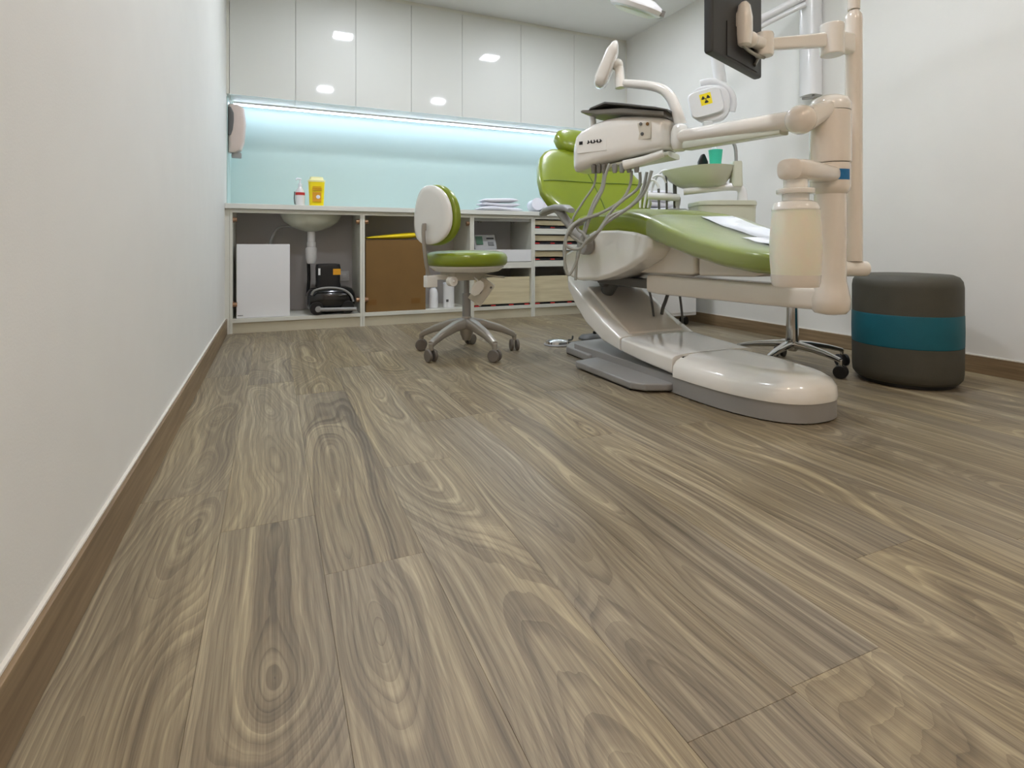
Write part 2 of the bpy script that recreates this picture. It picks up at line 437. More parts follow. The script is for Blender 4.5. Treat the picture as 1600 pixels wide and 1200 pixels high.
for x, d in ((-.254, 1), (.603, -1)):
    for z in (.79, .20): hinge(c1, x, z, d)
for x, d in ((.6375, 1), (1.477, -1)):
    for z in (.79, .20): hinge(c2, x, z, d)
# drawers
def drawer(parent, x0, x1, z0, z1, m, name='drawer', y=None, knob=False):
    y = YC+.004 if y is None else y
    d = B((x0, y, z0), (x1, y+.014, z1), .0015).build(name, m, parent)
    mb = MB(); mb.box((x0+.006, y+.014, z0), (x0+.016, 4.62, z1-.01)); mb.box((x1-.016, y+.014, z0), (x1-.006, 4.62, z1-.01)); mb.box((x0+.016, y+.014, z0), (x1-.016, 4.62, z0+.008))
    mb.build('drawer_box', m, d); return d
B((1.512, YC+.001, .419), (2.032, 4.67, .470)).build('shelf', 'cab', c3)
drawer(c3, 1.512, 2.032, .474, .575, 'white')
drawer(c3, 1.514, 2.030, .118, .344, 'beige', y=YC+.03)
tag_z = [(.786, .829), (.650, .697), (.512, .560)]
for z0, z1 in ((.708, .756), (.568, .619), (.428, .479)):
    B((2.067, YC+.001, z0), (2.602, 4.67, z1)).build('shelf', 'cab', c4)
for z0, z1 in tag_z: drawer(c4, 2.069, 2.600, z0, z1, 'beige', 'tray_drawer', y=YC+.03)
drawer(c4, 2.069, 2.600, .118, .344, 'beige', y=YC+.03)
def runner(parent, x0, x1, z):
    m = MB()
    m.box((x0, YC+.025, z), (x1, YC+.035, z+.016)); r = m.build('runner', 'blackg', parent)
    for f in (0.02, .3, .62, .9): B((x0+f*(x1-x0), YC+.0235, z+.003), (x0+(f+.08)*(x1-x0), YC+.0249, z+.012)).build('runner_clip', 'red', r)
for z in (.760, .622, .483, .1005): runner(c4, 2.069, 2.600, z)
runner(c3, 1.514, 2.030, .1005)
m = MB()
for x in (1.56, 1.58, 1.86, 1.88): m.cyl((x, YC+.06, .826), (x+.012, YC+.05, .800), .008, 8)
m.box((1.512, YC+.021, .812), (2.032, YC+.05, .838)); m.build('hinge_rail', 'steel', c3)
# worktop
wt = MB(); wt.box((XL+.001, YC-.028, .865), (XR-.001, YB-.010, .900), .003); wt = tag(wt.build('worktop', 'top'), 'long white worktop over the base cabinets', 'worktop')
# sink below
t = thing('sink', 'ceramic sink bowl hanging under the worktop, seen inside the open cabinet', 'sink', (.28, 4.45, .70))
m = MB(); m.lathe([(.03, .715), (.06, .725), (.12, .75), (.17, .79), (.20, .864)], (.27, 4.44, 0), n=36, xscale=1.15); m.build('bowl', 'bowl', t)
m = MB(); m.cyl((.27, 4.44, .64), (.27, 4.44, .716), .028, 20, .003); m.cyl((.27, 4.44, .60), (.27, 4.44, .64), .033, 20, .004)
m.lathe([(.034, .60), (.042, .585), (.040, .51), (.030, .475), (.022, .47)], (.27, 4.44, 0)); m.build('trap', 'white', t)
m = MB(); m.tube([(.20, 4.47, .74), (.12, 4.47, .755), (.04, 4.47, .74), (-.01, 4.47, .66), (-.02, 4.47, .58)], .012, 10, 6); m.build('drain_hose', 'grey', t)
m = MB(); m.tube([(.25, 4.47, .50), (.255, 4.48, .35), (.245, 4.48, .22)], .012, 10, 4); m.build('water_hose', 'black', t)
# appliance box under the sink
t = thing('water_heater', 'plain white upright appliance box beside the left panel under the sink', 'water heater', (-.05, 4.36, .100))
B((-.232, YC+.035, .1005), (.115, 4.50, .620), .006).build('casing', 'white', t)
B((-.224, YC+.0335, .118), (-.19, YC+.0352, .122)).build('maker_mark', 'dgrey', t)
# vacuum cleaner
vx, vy = .405, 4.36
t = thing('vacuum_cleaner', 'black canister vacuum cleaner with silver handle under the sink', 'vacuum cleaner', (vx, vy, .1))
m = MB(); m.slab([(Vector((vx-.17+.34*k, vy, .205)), (0, 1, 0), (0, 0, 1), hw*.13, ht*.1) for k, hw, ht in ((0, .5, .5), (.06, .8, .8), (.2, 1, 1), (.5, 1, 1.05), (.8, 1, 1), (.94, .8, .8), (1, .5, .5))], 2.6)
m.build('body', 'blackg', t)
m = MB(); m.slab([((vx-.02, vy+.01, z), (1, 0, 0), (0, 1, 0), a, b) for z, a, b in ((.26, .10, .08), (.33, .085, .075), (.44, .088, .075), (.468, .084, .07), (.472, .06, .05))], 6); m.build('dust_canister', 'black', t)
for sx in (-1, 1):
    m = MB(); m.cyl((vx+sx*.11, vy-.135, .15), (vx+sx*.11, vy-.105, .15), .048, 20, .006) ; m.build('wheel', 'black', t)
m = MB(); m.tube([(vx-.145, vy-.122, .25), (vx-.12, vy-.135, .285), (vx-.03, vy-.138, .30), (vx+.07, vy-.135, .285), (vx+.13, vy-.125, .24), (vx+.15, vy-.118, .19)], .008, 8, 6); m.build('handle', 'grey', t)
m = MB(); m.cyl((vx-.10, vy-.15, .145), (vx-.10, vy-.137, .145), .022, 18, .003); m.tube([(vx-.09, vy-.143, .142), (vx+.17, vy-.143, .135)], .014, 10); m.build('hose_wand', 'grey', t)
B((vx+.01, vy-.0685, .39), (vx+.065, vy-.0655, .435)).build('yellow_sticker', 'orange', t); B((vx-.095, vy-.0685, .39), (vx-.08, vy-.0655, .44)).build('white_sticker', 'white', t)
t = thing('wall_plug', 'small white plug on back panel right of the vacuum cleaner', 'plug', (.55, 4.66, .38))
B((.50, 4.655, .32), (.575, 4.6745, .40), .004).build('socket', 'white', t); B((.515, 4.63, .345), (.55, 4.655, .375), .004).build('plug', 'white', t)
# cardboard box, bag, rolls
t = thing('cardboard_box', 'large brown cardboard box in the second open cabinet', 'box', (.88, 4.40, .100))
B((.650, YC+.035, .1005), (1.115, 4.60, .655), .003).build('carton', 'card', t)
for x in (.66, 1.0): B((x, YC+.0335, .155), (x+.07, YC+.0352, .195)).build('tape', 'card2', t)
m = MB(); m.slab([((.66+.46*k, 4.35, .668+.028*k), (0, 1, 0), (0, 0, 1), .10, ht) for k, ht in ((0, .004), (.1, .011), (.4, .019), (.7, .025), (.95, .018), (1, .006))], 2.5)
tag(m.build('plastic_bag', 'yelbag'), 'flat yellow plastic bag lying on the cardboard box', 'bag')
for k, (x, lb, r) in enumerate(((1.20, 'shorter white bottle with a slanted top beside the cardboard box', .038), (1.33, 'white cylindrical canister in the second cabinet, right of the white bottle', .046))):
    if k == 0:
        t = thing('plastic_bottle', lb, 'bottle', (x, 4.34, .1)); m = MB()
        m.lathe([(.033, .1005), (.038, .106), (.038, .22), (.03, .25), (.018, .262)], (x, 4.34, 0)); m.build('body', 'white', t)
        m = MB(); m.cyl((x, 4.34, .262), (x, 4.34, .29), .018, 16, .003); m.build('cap', 'paper', t)
    else:
        t = thing('canister', lb, 'canister', (x, 4.34, .1)); m = MB()
        m.lathe([(.044, .1005), (.046, .105), (.046, .285), (.044, .29)], (x, 4.34, 0)); m.build('body', 'white', t)
        m = MB(); m.cyl((x, 4.34, .29), (x, 4.34, .305), .047, 24, .003); m.build('lid', 'paper', t)
        B((x-.035, 4.34-.047, .15), (x-.015, 4.34-.044, .17)).build('label_print', 'dgrey', t)
# device in the niche
t = thing('desktop_device', 'small grey tabletop device with a green display in the cabinet niche', 'device', (1.62, 4.32, .4705))
rt = Matrix.Rotation(math.radians(-20), 3, 'X')
base_z = .5755
m = MB(); m.prism([Vector((0, 4.27, base_z)), Vector((0, 4.42, base_z)), Vector((0, 4.42, .70)), Vector((0, 4.33, .70))], (1.535, 0, 0), (1.735, 0, 0), .006)
t.location = (1.63, 4.33, base_z); t['_o'] = [1.63, 4.33, base_z]
m.build('casing', 'grey', t)
rt = Matrix.Rotation(-math.atan2(.06, .1245), 3, 'X')
MB().obox((1.585, 4.302, .652), (.06, .006, .075), rt, .001).build('display', 'screen', t)
MB().obox((1.685, 4.312, .670), (.065, .006, .012), rt, .001).build('slot', 'black', t)
MB().obox((1.685, 4.290, .625), (.05, .006, .035), rt, .001).build('keypad', 'dgrey', t)
drw = B((1.5355, 4.26, .565), (1.74, 4.44, .575)).build('drawer_divider', 'cab', c3)

# ------------------------------------------------------------------ on the worktop
t = thing('pump_bottle', 'white pump bottle with a red band on the worktop', 'bottle', WY(469, 316, 4.26))
cx, cy = WY(469, 316, 4.26).xy
t.location = (cx, cy, .9); t['_o'] = [cx, cy, .9]
m = MB(); m.lathe([(.030, .9005), (.032, .905), (.032, .985), (.028, 1.01), (.014, 1.03), (.012, 1.04)], (cx, cy, 0)); m.build('body', 'white', t)
m = MB(); m.lathe([(.0326, .975), (.0326, .995)], (cx, cy, 0)); m.build('red_band', 'red', t)
m = MB(); m.cyl((cx, cy, 1.04), (cx, cy, 1.062), .014, 14, .002); m.cyl((cx, cy, 1.06), (cx, cy, 1.09), .005, 8); m.tube([(cx+.008, cy, 1.092), (cx-.02, cy-.01, 1.096), (cx-.028, cy-.012, 1.085)], .006, 8); m.build('pump', 'paper', t)
m = MB(); m.tube([(cx-.036, cy, .91), (cx-.04, cy-.005, .95), (cx-.037, cy, 1.0)], .004, 8); m.build('clip', 'dgrey', t)
cx, cy = WY(494.5, 316, 4.27).xy
t = thing('sharps_container', 'yellow sharps container with orange print on the worktop', 'container', (cx, cy, .9))
m = MB(); m.slab([((cx, cy, z), (1, 0, 0), (0, 1, 0), a, a*.8) for z, a in ((.9005, .046), (.906, .049), (1.07, .056), (1.075, .056))], 5); m.build('tub', 'yellow', t)
m = MB(); m.slab([((cx, cy, z), (1, 0, 0), (0, 1, 0), a, a*.8) for z, a in ((1.075, .059), (1.087, .059), (1.095, .048), (1.112, .044), (1.114, .03))], 5); m.build('lid', 'palelid', t)
m = MB(); m.box((cx-.03, cy-.0465, .93), (cx+.03, cy-.0425, 1.0)); o = m.build('warning_label', 'orange', t)
m = MB(); m.box((cx-.032, cy-.0495, 1.012), (cx+.032, cy-.045, 1.018)); m.box((cx-.032, cy-.0495, 1.024), (cx+.032, cy-.045, 1.03)); m.box((cx-.03, cy-.0495, 1.036), (cx+.028, cy-.046, 1.04)); m.build('printed_lines', 'orange', t)
m = MB(); m.ball((cx+.008, cy-.048, .965), .014, 12, (1, .15, 1)); m.build('pale_symbol', 'paper', t)

def towel(name, label, x0, x1, y, z, layers, hh):
    t = thing(name, label, 'towel', ((x0+x1)/2, y, z), group='white towels')
    for k in range(layers):
        m = MB(); st = []
        for q in range(13):
            f = q/12; e = (1-(2*f-1)**6)**.5 if 0 < f < 1 else .15
            zz = z+hh*(k+.5)+.004*math.sin(5*f+k*2)
            ins = .13*k*(x1-x0)/layers; st.append(((x0+ins+(x1-x0-2*ins)*f+.006*math.sin(k*3), y+.006*math.sin(k*2.3), zz), (0, 1, 0), (0, 0, 1), (.09-.004*k)*(0.9+.1*e), hh*.49*max(e, .2)))
        m.slab(st, 3); m.build('fold', 'towel', t)
a = WY(747, 322, 4.29).x; b = WY(812, 322, 4.29).x
towel('folded_towel', 'stack of folded white towels on the worktop right of the stool backrest', a, b, 4.31, .9005, 3, .036)
t = thing('rolled_towel', 'crumpled white towel on the worktop beside the green chair back', 'towel', (WY(846, 322, 4.29).x, 4.30, .9))
cx = WY(846, 322, 4.29).x
for k, (dx, dz, r) in enumerate(((-.05, .06, .055), (.03, .045, .044), (.09, .034, .034))):
    m = MB(); m.tube([(cx+dx-.01, 4.24, .9+dz+.01*(k == 0)), (cx+dx, 4.30, .9+dz), (cx+dx+.02, 4.40, .9+dz)], r, 14, 4); m.build('roll', 'towel', t)

# dispenser on the left wall
t = thing('soap_dispenser', 'pale soap dispenser on the left wall at the end of the splashback', 'dispenser', (XL+.007, 4.45, 1.3))
xa = XL+.0075
m = MB(); m.slab([((xa+d/2, 4.44, z), (1, 0, 0), (0, 1, 0), d/2, hw) for z, d, hw in ((1.28, .05, .04), (1.30, .085, .055), (1.36, .105, .062), (1.50, .115, .065), (1.60, .105, .06), (1.625, .07, .045))], 4); m.build('body', 'skin', t)
m = MB(); m.slab([((xa+d/2, 4.385, z), (1, 0, 0), (0, 1, 0), d/2, .012) for z, d in ((1.40, .02), (1.44, .035), (1.50, .045), (1.56, .04), (1.60, .02))], 2.5); m.build('grey_window', 'dgrey', t)
m = MB(); m.box((xa+.02, 4.42, 1.245), (xa+.085, 4.46, 1.285), .006); m.build('nozzle', 'grey', t)

# ------------------------------------------------------------------ green operator stool
def caster(parent, x, y, z0, r, m, ang):
    c = MB(); dx, dy = math.cos(ang), math.sin(ang)
    for s in (-1, 1):
        p = Vector((x-dy*s*.008, y+dx*s*.008, z0+r)); q = Vector((x-dy*s*.026, y+dx*s*.026, z0+r)); c.cyl(p, q, r, 20, .006)
    return c.build('caster', m, parent)
def star_base(t, R, hubz, ang0, m_arm, m_cast, rc, drop, armr, chrome=False):
    for k in range(5):
        a = ang0+2*PI*k/5; dx, dy = math.cos(a), math.sin(a); st = []
        for f, z, wv, hv in ((.06, hubz, .026, .024), (.35, hubz-drop*.12, .023, .021), (.7, hubz-drop*.48, .018, .017), (.93, hubz-drop*.85, .014, .014), (1.0, hubz-drop, .013, .014)):
            st.append(((dx*R*f, dy*R*f, z), (-dy, dx, 0), (0, 0, 1), wv*armr, hv*armr))
        mb = MB(); mb.slab(st, 3.2, 20); mb.cyl((dx*R, dy*R, rc*2-.006), (dx*R, dy*R, hubz-drop+.006), .011*armr, 12, .002); mb.build('leg', m_arm, t)
        caster(t, dx*R, dy*R, 0, rc, m_cast, a+.5+k)
hub = W(729, 553, 3.10)
face = math.radians(-23.65+40)
st_ = thing('operator_stool', 'green round-seat stool with white backrest shell in front of the cabinets', 'stool', (hub.x, hub.y, 0), face, world=False)
cam_dir = math.atan2(hub.y, hub.x)
star_base(st_, .285, .172, (-PI/2+math.radians(36)-YAW)-face, 'alu', 'rubber', .033, .082, 1.3)
m = MB(); m.lathe([(.020, .075), (.024, .08), (.036, .11), (.044, .165), (.034, .19), (.026, .21)], n=24); m.build('hub', 'alu', st_)
m = MB(); m.cyl((0, 0, .19), (0, 0, .34), .024, 20); m.cyl((0, 0, .33), (0, 0, .44), .016, 16); m.build('gas_lift', 'grey', st_)
m = MB(); m.box((-.13, -.075, .418), (.09, .075, .462), .006); m.box((-.05, -.09, .455), (.10, .09, .465), .006); m.build('mechanism', 'lever', st_)
m = MB(); m.slab([((0, 0, z), (1, 0, 0), (0, 1, 0), a, a) for z, a in ((.462, .15), (.468, .18), (.490, .205), (.497, .205))], 2.2, 40); m.build('seat_pan', 'plast', st_)
m = MB(); m.slab([((0, 0, z), (1, 0, 0), (0, 1, 0), a, a) for z, a in ((.495, .195), (.500, .214), (.515, .226), (.545, .226), (.562, .218), (.573, .200), (.580, .16), (.583, .10), (.583, .03))], 2.15, 44); m.build('seat', 'green', st_)
# backrest: plane normal +x (local), centre at x=-.2
bz, bx = .775, -.235
def brest(xoff, zh, yh, th, front):
    mb = MB(); rings = []; n = 40
    for s in range(9):
        f = s/8; k = (1-(2*f-1)**4)**.5 if 0 < f < 1 else .0
        sc = .78+.22*k
        ring = []
        for j in range(n):
            a = 2*PI*j/n; y = yh*sc*sgn(math.cos(a), .9); z = zh*sc*sgn(math.sin(a), .9)
            curve = .9*y*y + .25*z*z
            ring.append(Vector((bx+xoff+th*(f-.5)+curve, y*(1-.12*z/zh), bz+z)))
        rings.append(ring)
    return mb.ring_loft(rings)
brest(0.02, .165, .19, .05, True).build('back_cushion', 'green', st_)
brest(-.018, .160, .182, .030, False).build('back_shell', 'plast', st_)
m = MB(); m.box((bx-.05, -.011, .69), (bx-.032, .011, .73), .004); m.tube([(bx-.045, 0, .72), (bx-.046, 0, .66), (bx-.03, 0, .52), (bx-.005, 0, .42)], [.011, .010], 10, 5); m.build('back_post', 'alu', st_)
m = MB(); m.box((bx-.035, -.022, .385), (bx+.03, .022, .45), .006); m.box((bx+.02, -.018, .425), (-.12, .018, .452), .004); m.build('back_bracket', 'plast', st_)
m = MB(); m.cyl((-.15, -.055, .418), (-.15, -.095, .418), .028, 20, .006); m.ball((-.15, -.096, .418), .008, 10); m.build('knob', 'plast', st_)
# levers hang under the seat at the camera side
m = MB(); q = Matrix.Rotation(math.radians(40), 3, 'Z')@Matrix.Rotation(math.radians(-35), 3, 'Y')
c0 = (.05, -.075, .352)
R0 = Matrix.Rotation(-face-YAW, 3, 'Z')@Matrix.Rotation(math.radians(35), 3, 'Y')
m.obox(c0, (.088, .034, .145), R0, .006); m.build('tilt_block', 'lever', st_)
m = MB(); m.obox(Vector(c0)+R0@Vector((-.01, -.0175, .0)), (.022, .004, .028), R0, .001); m.obox(Vector(c0)+R0@Vector((.03, -.0175, .05)), (.01, .004, .012), R0, .001); m.build('block_marks', 'dgrey', st_)
m = MB(); m.slab([(Vector((-.005, -.12, .385))+R0@Vector((0, 0, -d)), R0@Vector((1, 0, 0)), R0@Vector((0, 1, 0)), a, .005) for d, a in ((-.035, .010), (-.02, .024), (0, .030), (.035, .027), (.055, .013))], 2.2); m.tube([(0, -.02, .45), (.0, -.08, .43), (0, -.118, .405)], .006, 8, 3); m.build('height_paddle', 'plast', st_)
m = MB(); m.tube([(.05, -.09, .45), (.10, -.12, .438), (.17, -.13, .43)], .005, 8, 4); m.build('tilt_lever', 'lever', st_)

# ------------------------------------------------------------------ dental chair
X0 = 1.735
dc = thing('dental_chair', 'reclined green dental chair on a long white floor base', 'dental chair', (X0, 1.95, 0))
# skirt + foot cover
def stad(Y, tip=1.285, L=.45, hw=.228, ex=2.5):
    if Y >= tip+L: return hw
    s = (tip+L-Y)/L; return hw*max(0, 1-s**ex)**(1/ex)
def plan(z, inset, yb, tip=1.285, n=20):
    hwm = .228-inset; pts = []
    ys = [tip+inset+(.45)*(1-math.cos(PI/2*k/n)) for k in range(n+1)]
    L = [(Vector((X0-stad(y-inset, tip)*hwm/.228, y, z))) for y in ys]; R = [(Vector((X0+stad(y-inset, tip)*hwm/.228, y, z))) for y in ys]
    return [Vector((X0-hwm, yb, z))]+L[::-1][:]+R[1:]+[Vector((X0+hwm, yb, z))]
MB().ring_loft([plan(0, .012, 1.795), plan(.006, .004, 1.795), plan(.070, .004, 1.795)]).build('front_skirt', 'grey', dc)
MB().ring_loft([plan(.0705, .001, 1.795), plan(.085, 0, 1.795), plan(.115, .004, 1.795), plan(.135, .018, 1.795), plan(.148, .045, 1.795), plan(.156, .09, 1.795), plan(.160, .15, 1.795)]).build('foot_cover', 'plast', dc, smooth=60)
# middle cover
def xs(y, z0, z1, hw, ex=5): return ((X0, y, (z0+z1)/2), (1, 0, 0), (0, 0, 1), hw, (z1-z0)/2)
m = MB(); m.slab([xs(1.80, .072, .160, .226), xs(1.82, .072, .163, .228), xs(2.0, .085, .172, .230), xs(2.14, .10, .180, .230), xs(2.16, .104, .180, .226)], 6, 44); m.build('middle_cover', 'plast', dc)
m = MB(); m.box((X0-.215, 1.797, 0), (X0+.215, 2.62, .0715), .004); m.build('rear_skirt', 'grey', dc)
# lift arm
m = MB(); st = []
for y, z0, z1 in ((2.168, .105, .180), (2.19, .107, .190), (2.32, .125, .245), (2.48, .19, .335), (2.58, .27, .385), (2.66, .36, .430), (2.72, .41, .455)):
    st.append(xs(y, z0, z1, .228-.03*(y > 2.7)))
m.slab(st, 7, 44); m.build('lift_arm', 'plast', dc)
m = MB(); m.prism([Vector((0, 2.18, .155)), Vector((0, 2.60, .345)), Vector((0, 2.56, .39)), Vector((0, 2.18, .192))], (X0-.165, 0, 0), (X0+.165, 0, 0), .008); m.build('arm_panel', 'plast2', dc)
m = MB(); m.cyl((X0-.08, 2.50, .36), (X0-.08, 2.42, .44), .035, 16, .004); m.cyl((X0-.14, 2.46, .42), (X0+.14, 2.46, .42), .03, 16, .004); m.box((X0-.16, 2.3, .42), (X0+.16, 2.6, .45), .005); m.build('pivot_joint', 'dgrey', dc)
# floor plates
m = MB()
m.prism([Vector(p) for p in ((1.375, 1.90, 0), (1.41, 1.85, 0), (1.50, 1.81, 0), (1.55, 1.81, 0), (1.55, 2.40, 0), (1.375, 2.36, 0))], (0, 0, .008), (0, 0, .040), .008)
m.build('floor_plate', 'grey', dc)
m = MB(); m.prism([Vector(p) for p in ((1.50, 2.44, 0), (1.60, 2.42, 0), (1.95, 2.55, 0), (1.95, 2.85, 0), (1.60, 2.80, 0), (1.515, 2.70, 0))], (0, 0, .006), (0, 0, .045), .008); m.build('floor_plate', 'grey', dc)
m = MB(); m.box((1.385, 1.92, 0), (1.40, 2.2, .009)); m.box((1.52, 2.46, 0), (1.55, 2.7, .007)); m.build('plate_foot', 'black', dc)
# side shell of the seat
prof = [(1.865, .655), (1.862, .60), (1.90, .56), (2.02, .505), (2.15, .465), (2.27, .440), (2.45, .428), (2.55, .445), (2.60, .50), (2.60, .565), (2.50, .60), (2.40, .655), (2.30, .690), (2.1, .690), (1.95, .675)]
m = MB(); m.prism([Vector((0, y, z)) for y, z in prof], (1.445, 0, 0), (2.025, 0, 0), .022, 4); m.build('seat_shell', 'plast', dc, smooth=55)
m = MB(); m.prism([Vector((0, y, z)) for y, z in ((2.1, .485), (1.74, .492), (1.72, .50), (1.72, .595), (1.86, .63), (2.1, .63))], (1.555, 0, 0), (1.915, 0, 0), .018, 3); m.build('under_frame', 'plast2', dc, smooth=55)
m = MB(); m.prism([Vector((0, y, z)) for y, z in ((1.715, .490), (1.45, .498), (1.39, .512), (1.39, .53), (1.55, .56), (1.715, .592))], (1.57, 0, 0), (1.90, 0, 0), .012, 3); m.build('toe_support', 'plast2', dc, smooth=55)
# upholstery: seat and leg rest in one flowing cushion
stn = [(2.60, .695, .030, .20), (2.585, .700, .05, .24), (2.48, .710, .068, .275), (2.28, .720, .070, .288), (2.10, .718, .066, .290), (1.98, .706, .060, .290), (1.88, .684, .056, .290),
       (1.76, .646, .053, .288), (1.62, .606, .050, .285), (1.48, .574, .048, .275), (1.38, .558, .046, .255), (1.32, .552, .042, .225), (1.295, .550, .032, .19), (1.285, .550, .016, .15)]
def cushion(stn, grow=0., part_=None):
    out = []
    for i, (y, z, ht, hw) in enumerate(stn):
        a = stn[max(i-1, 0)]; b = stn[min(i+1, len(stn)-1)]
        d = Vector((0, b[0]-a[0], b[1]-a[1])).normalized(); nrm = Vector((0, -d.z, d.y))
        if nrm.z < 0: nrm = -nrm
        if i in (0, 1): nrm = Vector((0, 0, 1))
        out.append(((X0, y, z), (1, 0, 0), nrm, hw+grow, ht+grow))
    return out
m = MB(); m.slab(cushion(stn), 4.6, 64); seat_c = m.build('seat_cushion', 'green', dc, smooth=60)
# clear film over the leg rest
m = MB()
fs = cushion(stn[6:13], .006); rings = []
for c, wd, td, hw, ht in fs:
    rings.append([Vector(c)+Vector(wd)*hw*sgn(math.cos(a), 2/4.6)+Vector(td)*ht*sgn(math.sin(a), 2/4.6) for a in [PI*(-.12)+PI*1.24*j/26 for j in range(27)]])
vs = [[m.bm.verts.new(p) for p in r] for r in rings]
for a, b in zip(vs[:-1], vs[1:]):
    for j in range(26): m.bm.faces.new((a[j], a[j+1], b[j+1], b[j]))
m.build('leg_cover_film', 'film', dc, smooth=70)
m = MB()
def on_top(y):
    for p, q in zip(stn[:-1], stn[1:]):
        if q[0] <= y <= p[0]:
            f = (y-p[0])/(q[0]-p[0]); return p[1]+(q[1]-p[1])*f+p[2]+(q[2]-p[2])*f
    return .6
pw = MB(); rings = []
for k in range(8):
    y = 1.84-.045*k; z = on_top(y)+.008+.002*math.sin(k*1.7)
    rings.append([Vector((1.70, y, z)), Vector((1.93, y+.05, z+.010)), Vector((1.93, y+.05, z+.012)), Vector((1.70, y, z+.002))])
pw.ring_loft(rings); tag(pw.build('paper_sheet', 'paper'), 'white paper sheet lying on the clear film over the leg rest', 'paper')
rings = []
for k in range(6):
    y = 1.52-.03*k; z = on_top(y)+.008+.002*math.sin(k*2)
    rings.append([Vector((1.60, y, z)), Vector((1.80, y+.02, z+.006)), Vector((1.80, y+.02, z+.008)), Vector((1.60, y, z+.002))])
pw = MB(); pw.ring_loft(rings); tag(pw.build('paper_napkin', 'paper'), 'small folded napkin on the film near the toe end of the chair', 'napkin')
# backrest
bt = Vector((0, .38, .48)).normalized(); bn = Vector((0, -bt.z, bt.y))   # along, and towards the patient
b0 = Vector((X0, 2.62, .715))
bst = []
for s, hw, ht in ((-.02, .16, .02), (0, .22, .036), (.06, .29, .045), (.14, .350, .050), (.21, .372, .050), (.31, .358, .049), (.41, .326, .047), (.50, .285, .044), (.56, .235, .038), (.60, .18, .026), (.612, .14, .012)):
    bst.append((b0+bt*s+bn*.0, (1, 0, 0), bn, hw, ht))
rings = []; n = 60
for c, wd, td, hw, ht in bst:
    r = []
    for j in range(n):
        a = 2*PI*j/n; xx = hw*sgn(math.cos(a), .55); tt = ht*sgn(math.sin(a), .6)
        r.append(c+Vector((xx, 0, 0))+td*(tt+.30*xx*xx))
    rings.append(r)
m = MB(); m.ring_loft(rings); m.build('back_cushion', 'green', dc, smooth=60)
def bsurf(s, x, lift=.001):
    for p, q in zip(bst[:-1], bst[1:]):
        sp = (Vector(p[0])-b0).dot(bt); sq = (Vector(q[0])-b0).dot(bt)
        if sp <= s <= sq:
            f = (s-sp)/(sq-sp); hw = p[3]+(q[3]-p[3])*f; ht = p[4]+(q[4]-p[4])*f
            c = min(1, abs(x)/hw); ca = c**(1/.55); sa = math.sqrt(max(0, 1-ca*ca)); tt = ht*sa**.6
            return b0+bt*s+Vector((x, 0, 0))+bn*(tt+.30*x*x+lift)
def seamtube(pts):
    m = MB(); m.tube(pts, .0035, 8); return m.build('stitched_seam', 'seam', dc)
seamtube([bsurf(.30-.18*(x*x), x) for x in [-.34+.68*k/20 for k in range(21)]])
seamtube([bsurf(.04+.26*k/10, .0) for k in range(11)])
seamtube([bsurf(.30+.27*k/10, -.0-.002*k) for k in range(11)])
m = MB(); m.slab([(p-bn*.062, (1, 0, 0), bn, hw, .014) for p, hw in ((b0+bt*.02, .12), (b0+bt*.05, .20), (b0+bt*.3, .25), (b0+bt*.5, .2), (b0+bt*.55, .12))], 3); m.build('back_shell', 'plast', dc)
# headrest
hc = Vector((X0+.015, 3.02, 1.262))
m = MB(); hs = []
for s, hw, ht in ((-.095, .05, .016), (-.088, .085, .034), (-.065, .118, .050), (-.02, .138, .057), (.03, .140, .056), (.065, .12, .049), (.085, .09, .034), (.092, .055, .016)):
    hs.append((hc+bt*s, (1, 0, 0), bn, hw*.92, ht))
m.slab(hs, 3, 40); m.build('headrest', 'green', dc, smooth=60)
m = MB(); m.slab([(p, (1, 0, 0), bn, .03, .006) for p in (b0+bt*.5-bn*.05, b0+bt*.62-bn*.05, hc-bn*.045)], 4); m.build('headrest_bar', 'chrome', dc)
# armrests
for sx in (-1, 1):
    xa = X0+sx*.385
    m = MB(); m.slab([((xa-sx*.01, y, z), (1, 0, 0), (0, 0, 1), hw, ht) for y, z, hw, ht in ((2.70, .780, .012, .006), (2.68, .785, .024, .014), (2.62, .800, .032, .018), (2.52, .808, .032, .018), (2.42, .800, .03, .018), (2.37, .785, .02, .012))], 3, 24); ar = m.build('armrest', 'grey', dc)
    m = MB(); m.tube([(xa-sx*.01, 2.50, .795), (xa-sx*.02, 2.44, .74), (xa-sx*.05, 2.37, .66), (xa-sx*.085, 2.34, .615)], [.024, .02], 12, 4); m.cyl((xa-sx*.045, 2.335, .615), (xa-sx*.095, 2.335, .615), .05, 24, .012); m.build('armrest_bracket', 'grey', ar)

# foot control
p = W(871, 541, 3.36)
t = thing('foot_control', 'round chrome foot pedal on the floor left of the chair base', 'foot pedal', (p.x, p.y, 0))
m = MB(); m.lathe([(.082, 0), (.084, .006), (.078, .012)], (p.x, p.y, 0), n=32); m.build('base_ring', 'grey', t)
m = MB(); m.lathe([(.074, .012), (.072, .026), (.05, .036), (.02, .040), (.002, .041)], (p.x, p.y, 0), n=32); m.build('disc', 'chrome', t)
m = MB(); m.tube([(p.x+.06, p.y-.03, .03), (p.x+.085, p.y-.03, .032), (p.x+.09, p.y-.03, .055)], .006, 8, 3); m.build('lever', 'dgrey', t)
m = MB(); m.tube([(p.x+.085, p.y-.01, .008), (p.x+.2, p.y, .008), (p.x+.30, p.y-.02, .008)], .007, 8, 4); m.build('cable', 'dgrey', t)
p = W(925, 530, 3.57)
t = thing('floor_switch', 'dark low foot switch on the floor behind the chrome pedal', 'foot pedal', (p.x, p.y, 0))
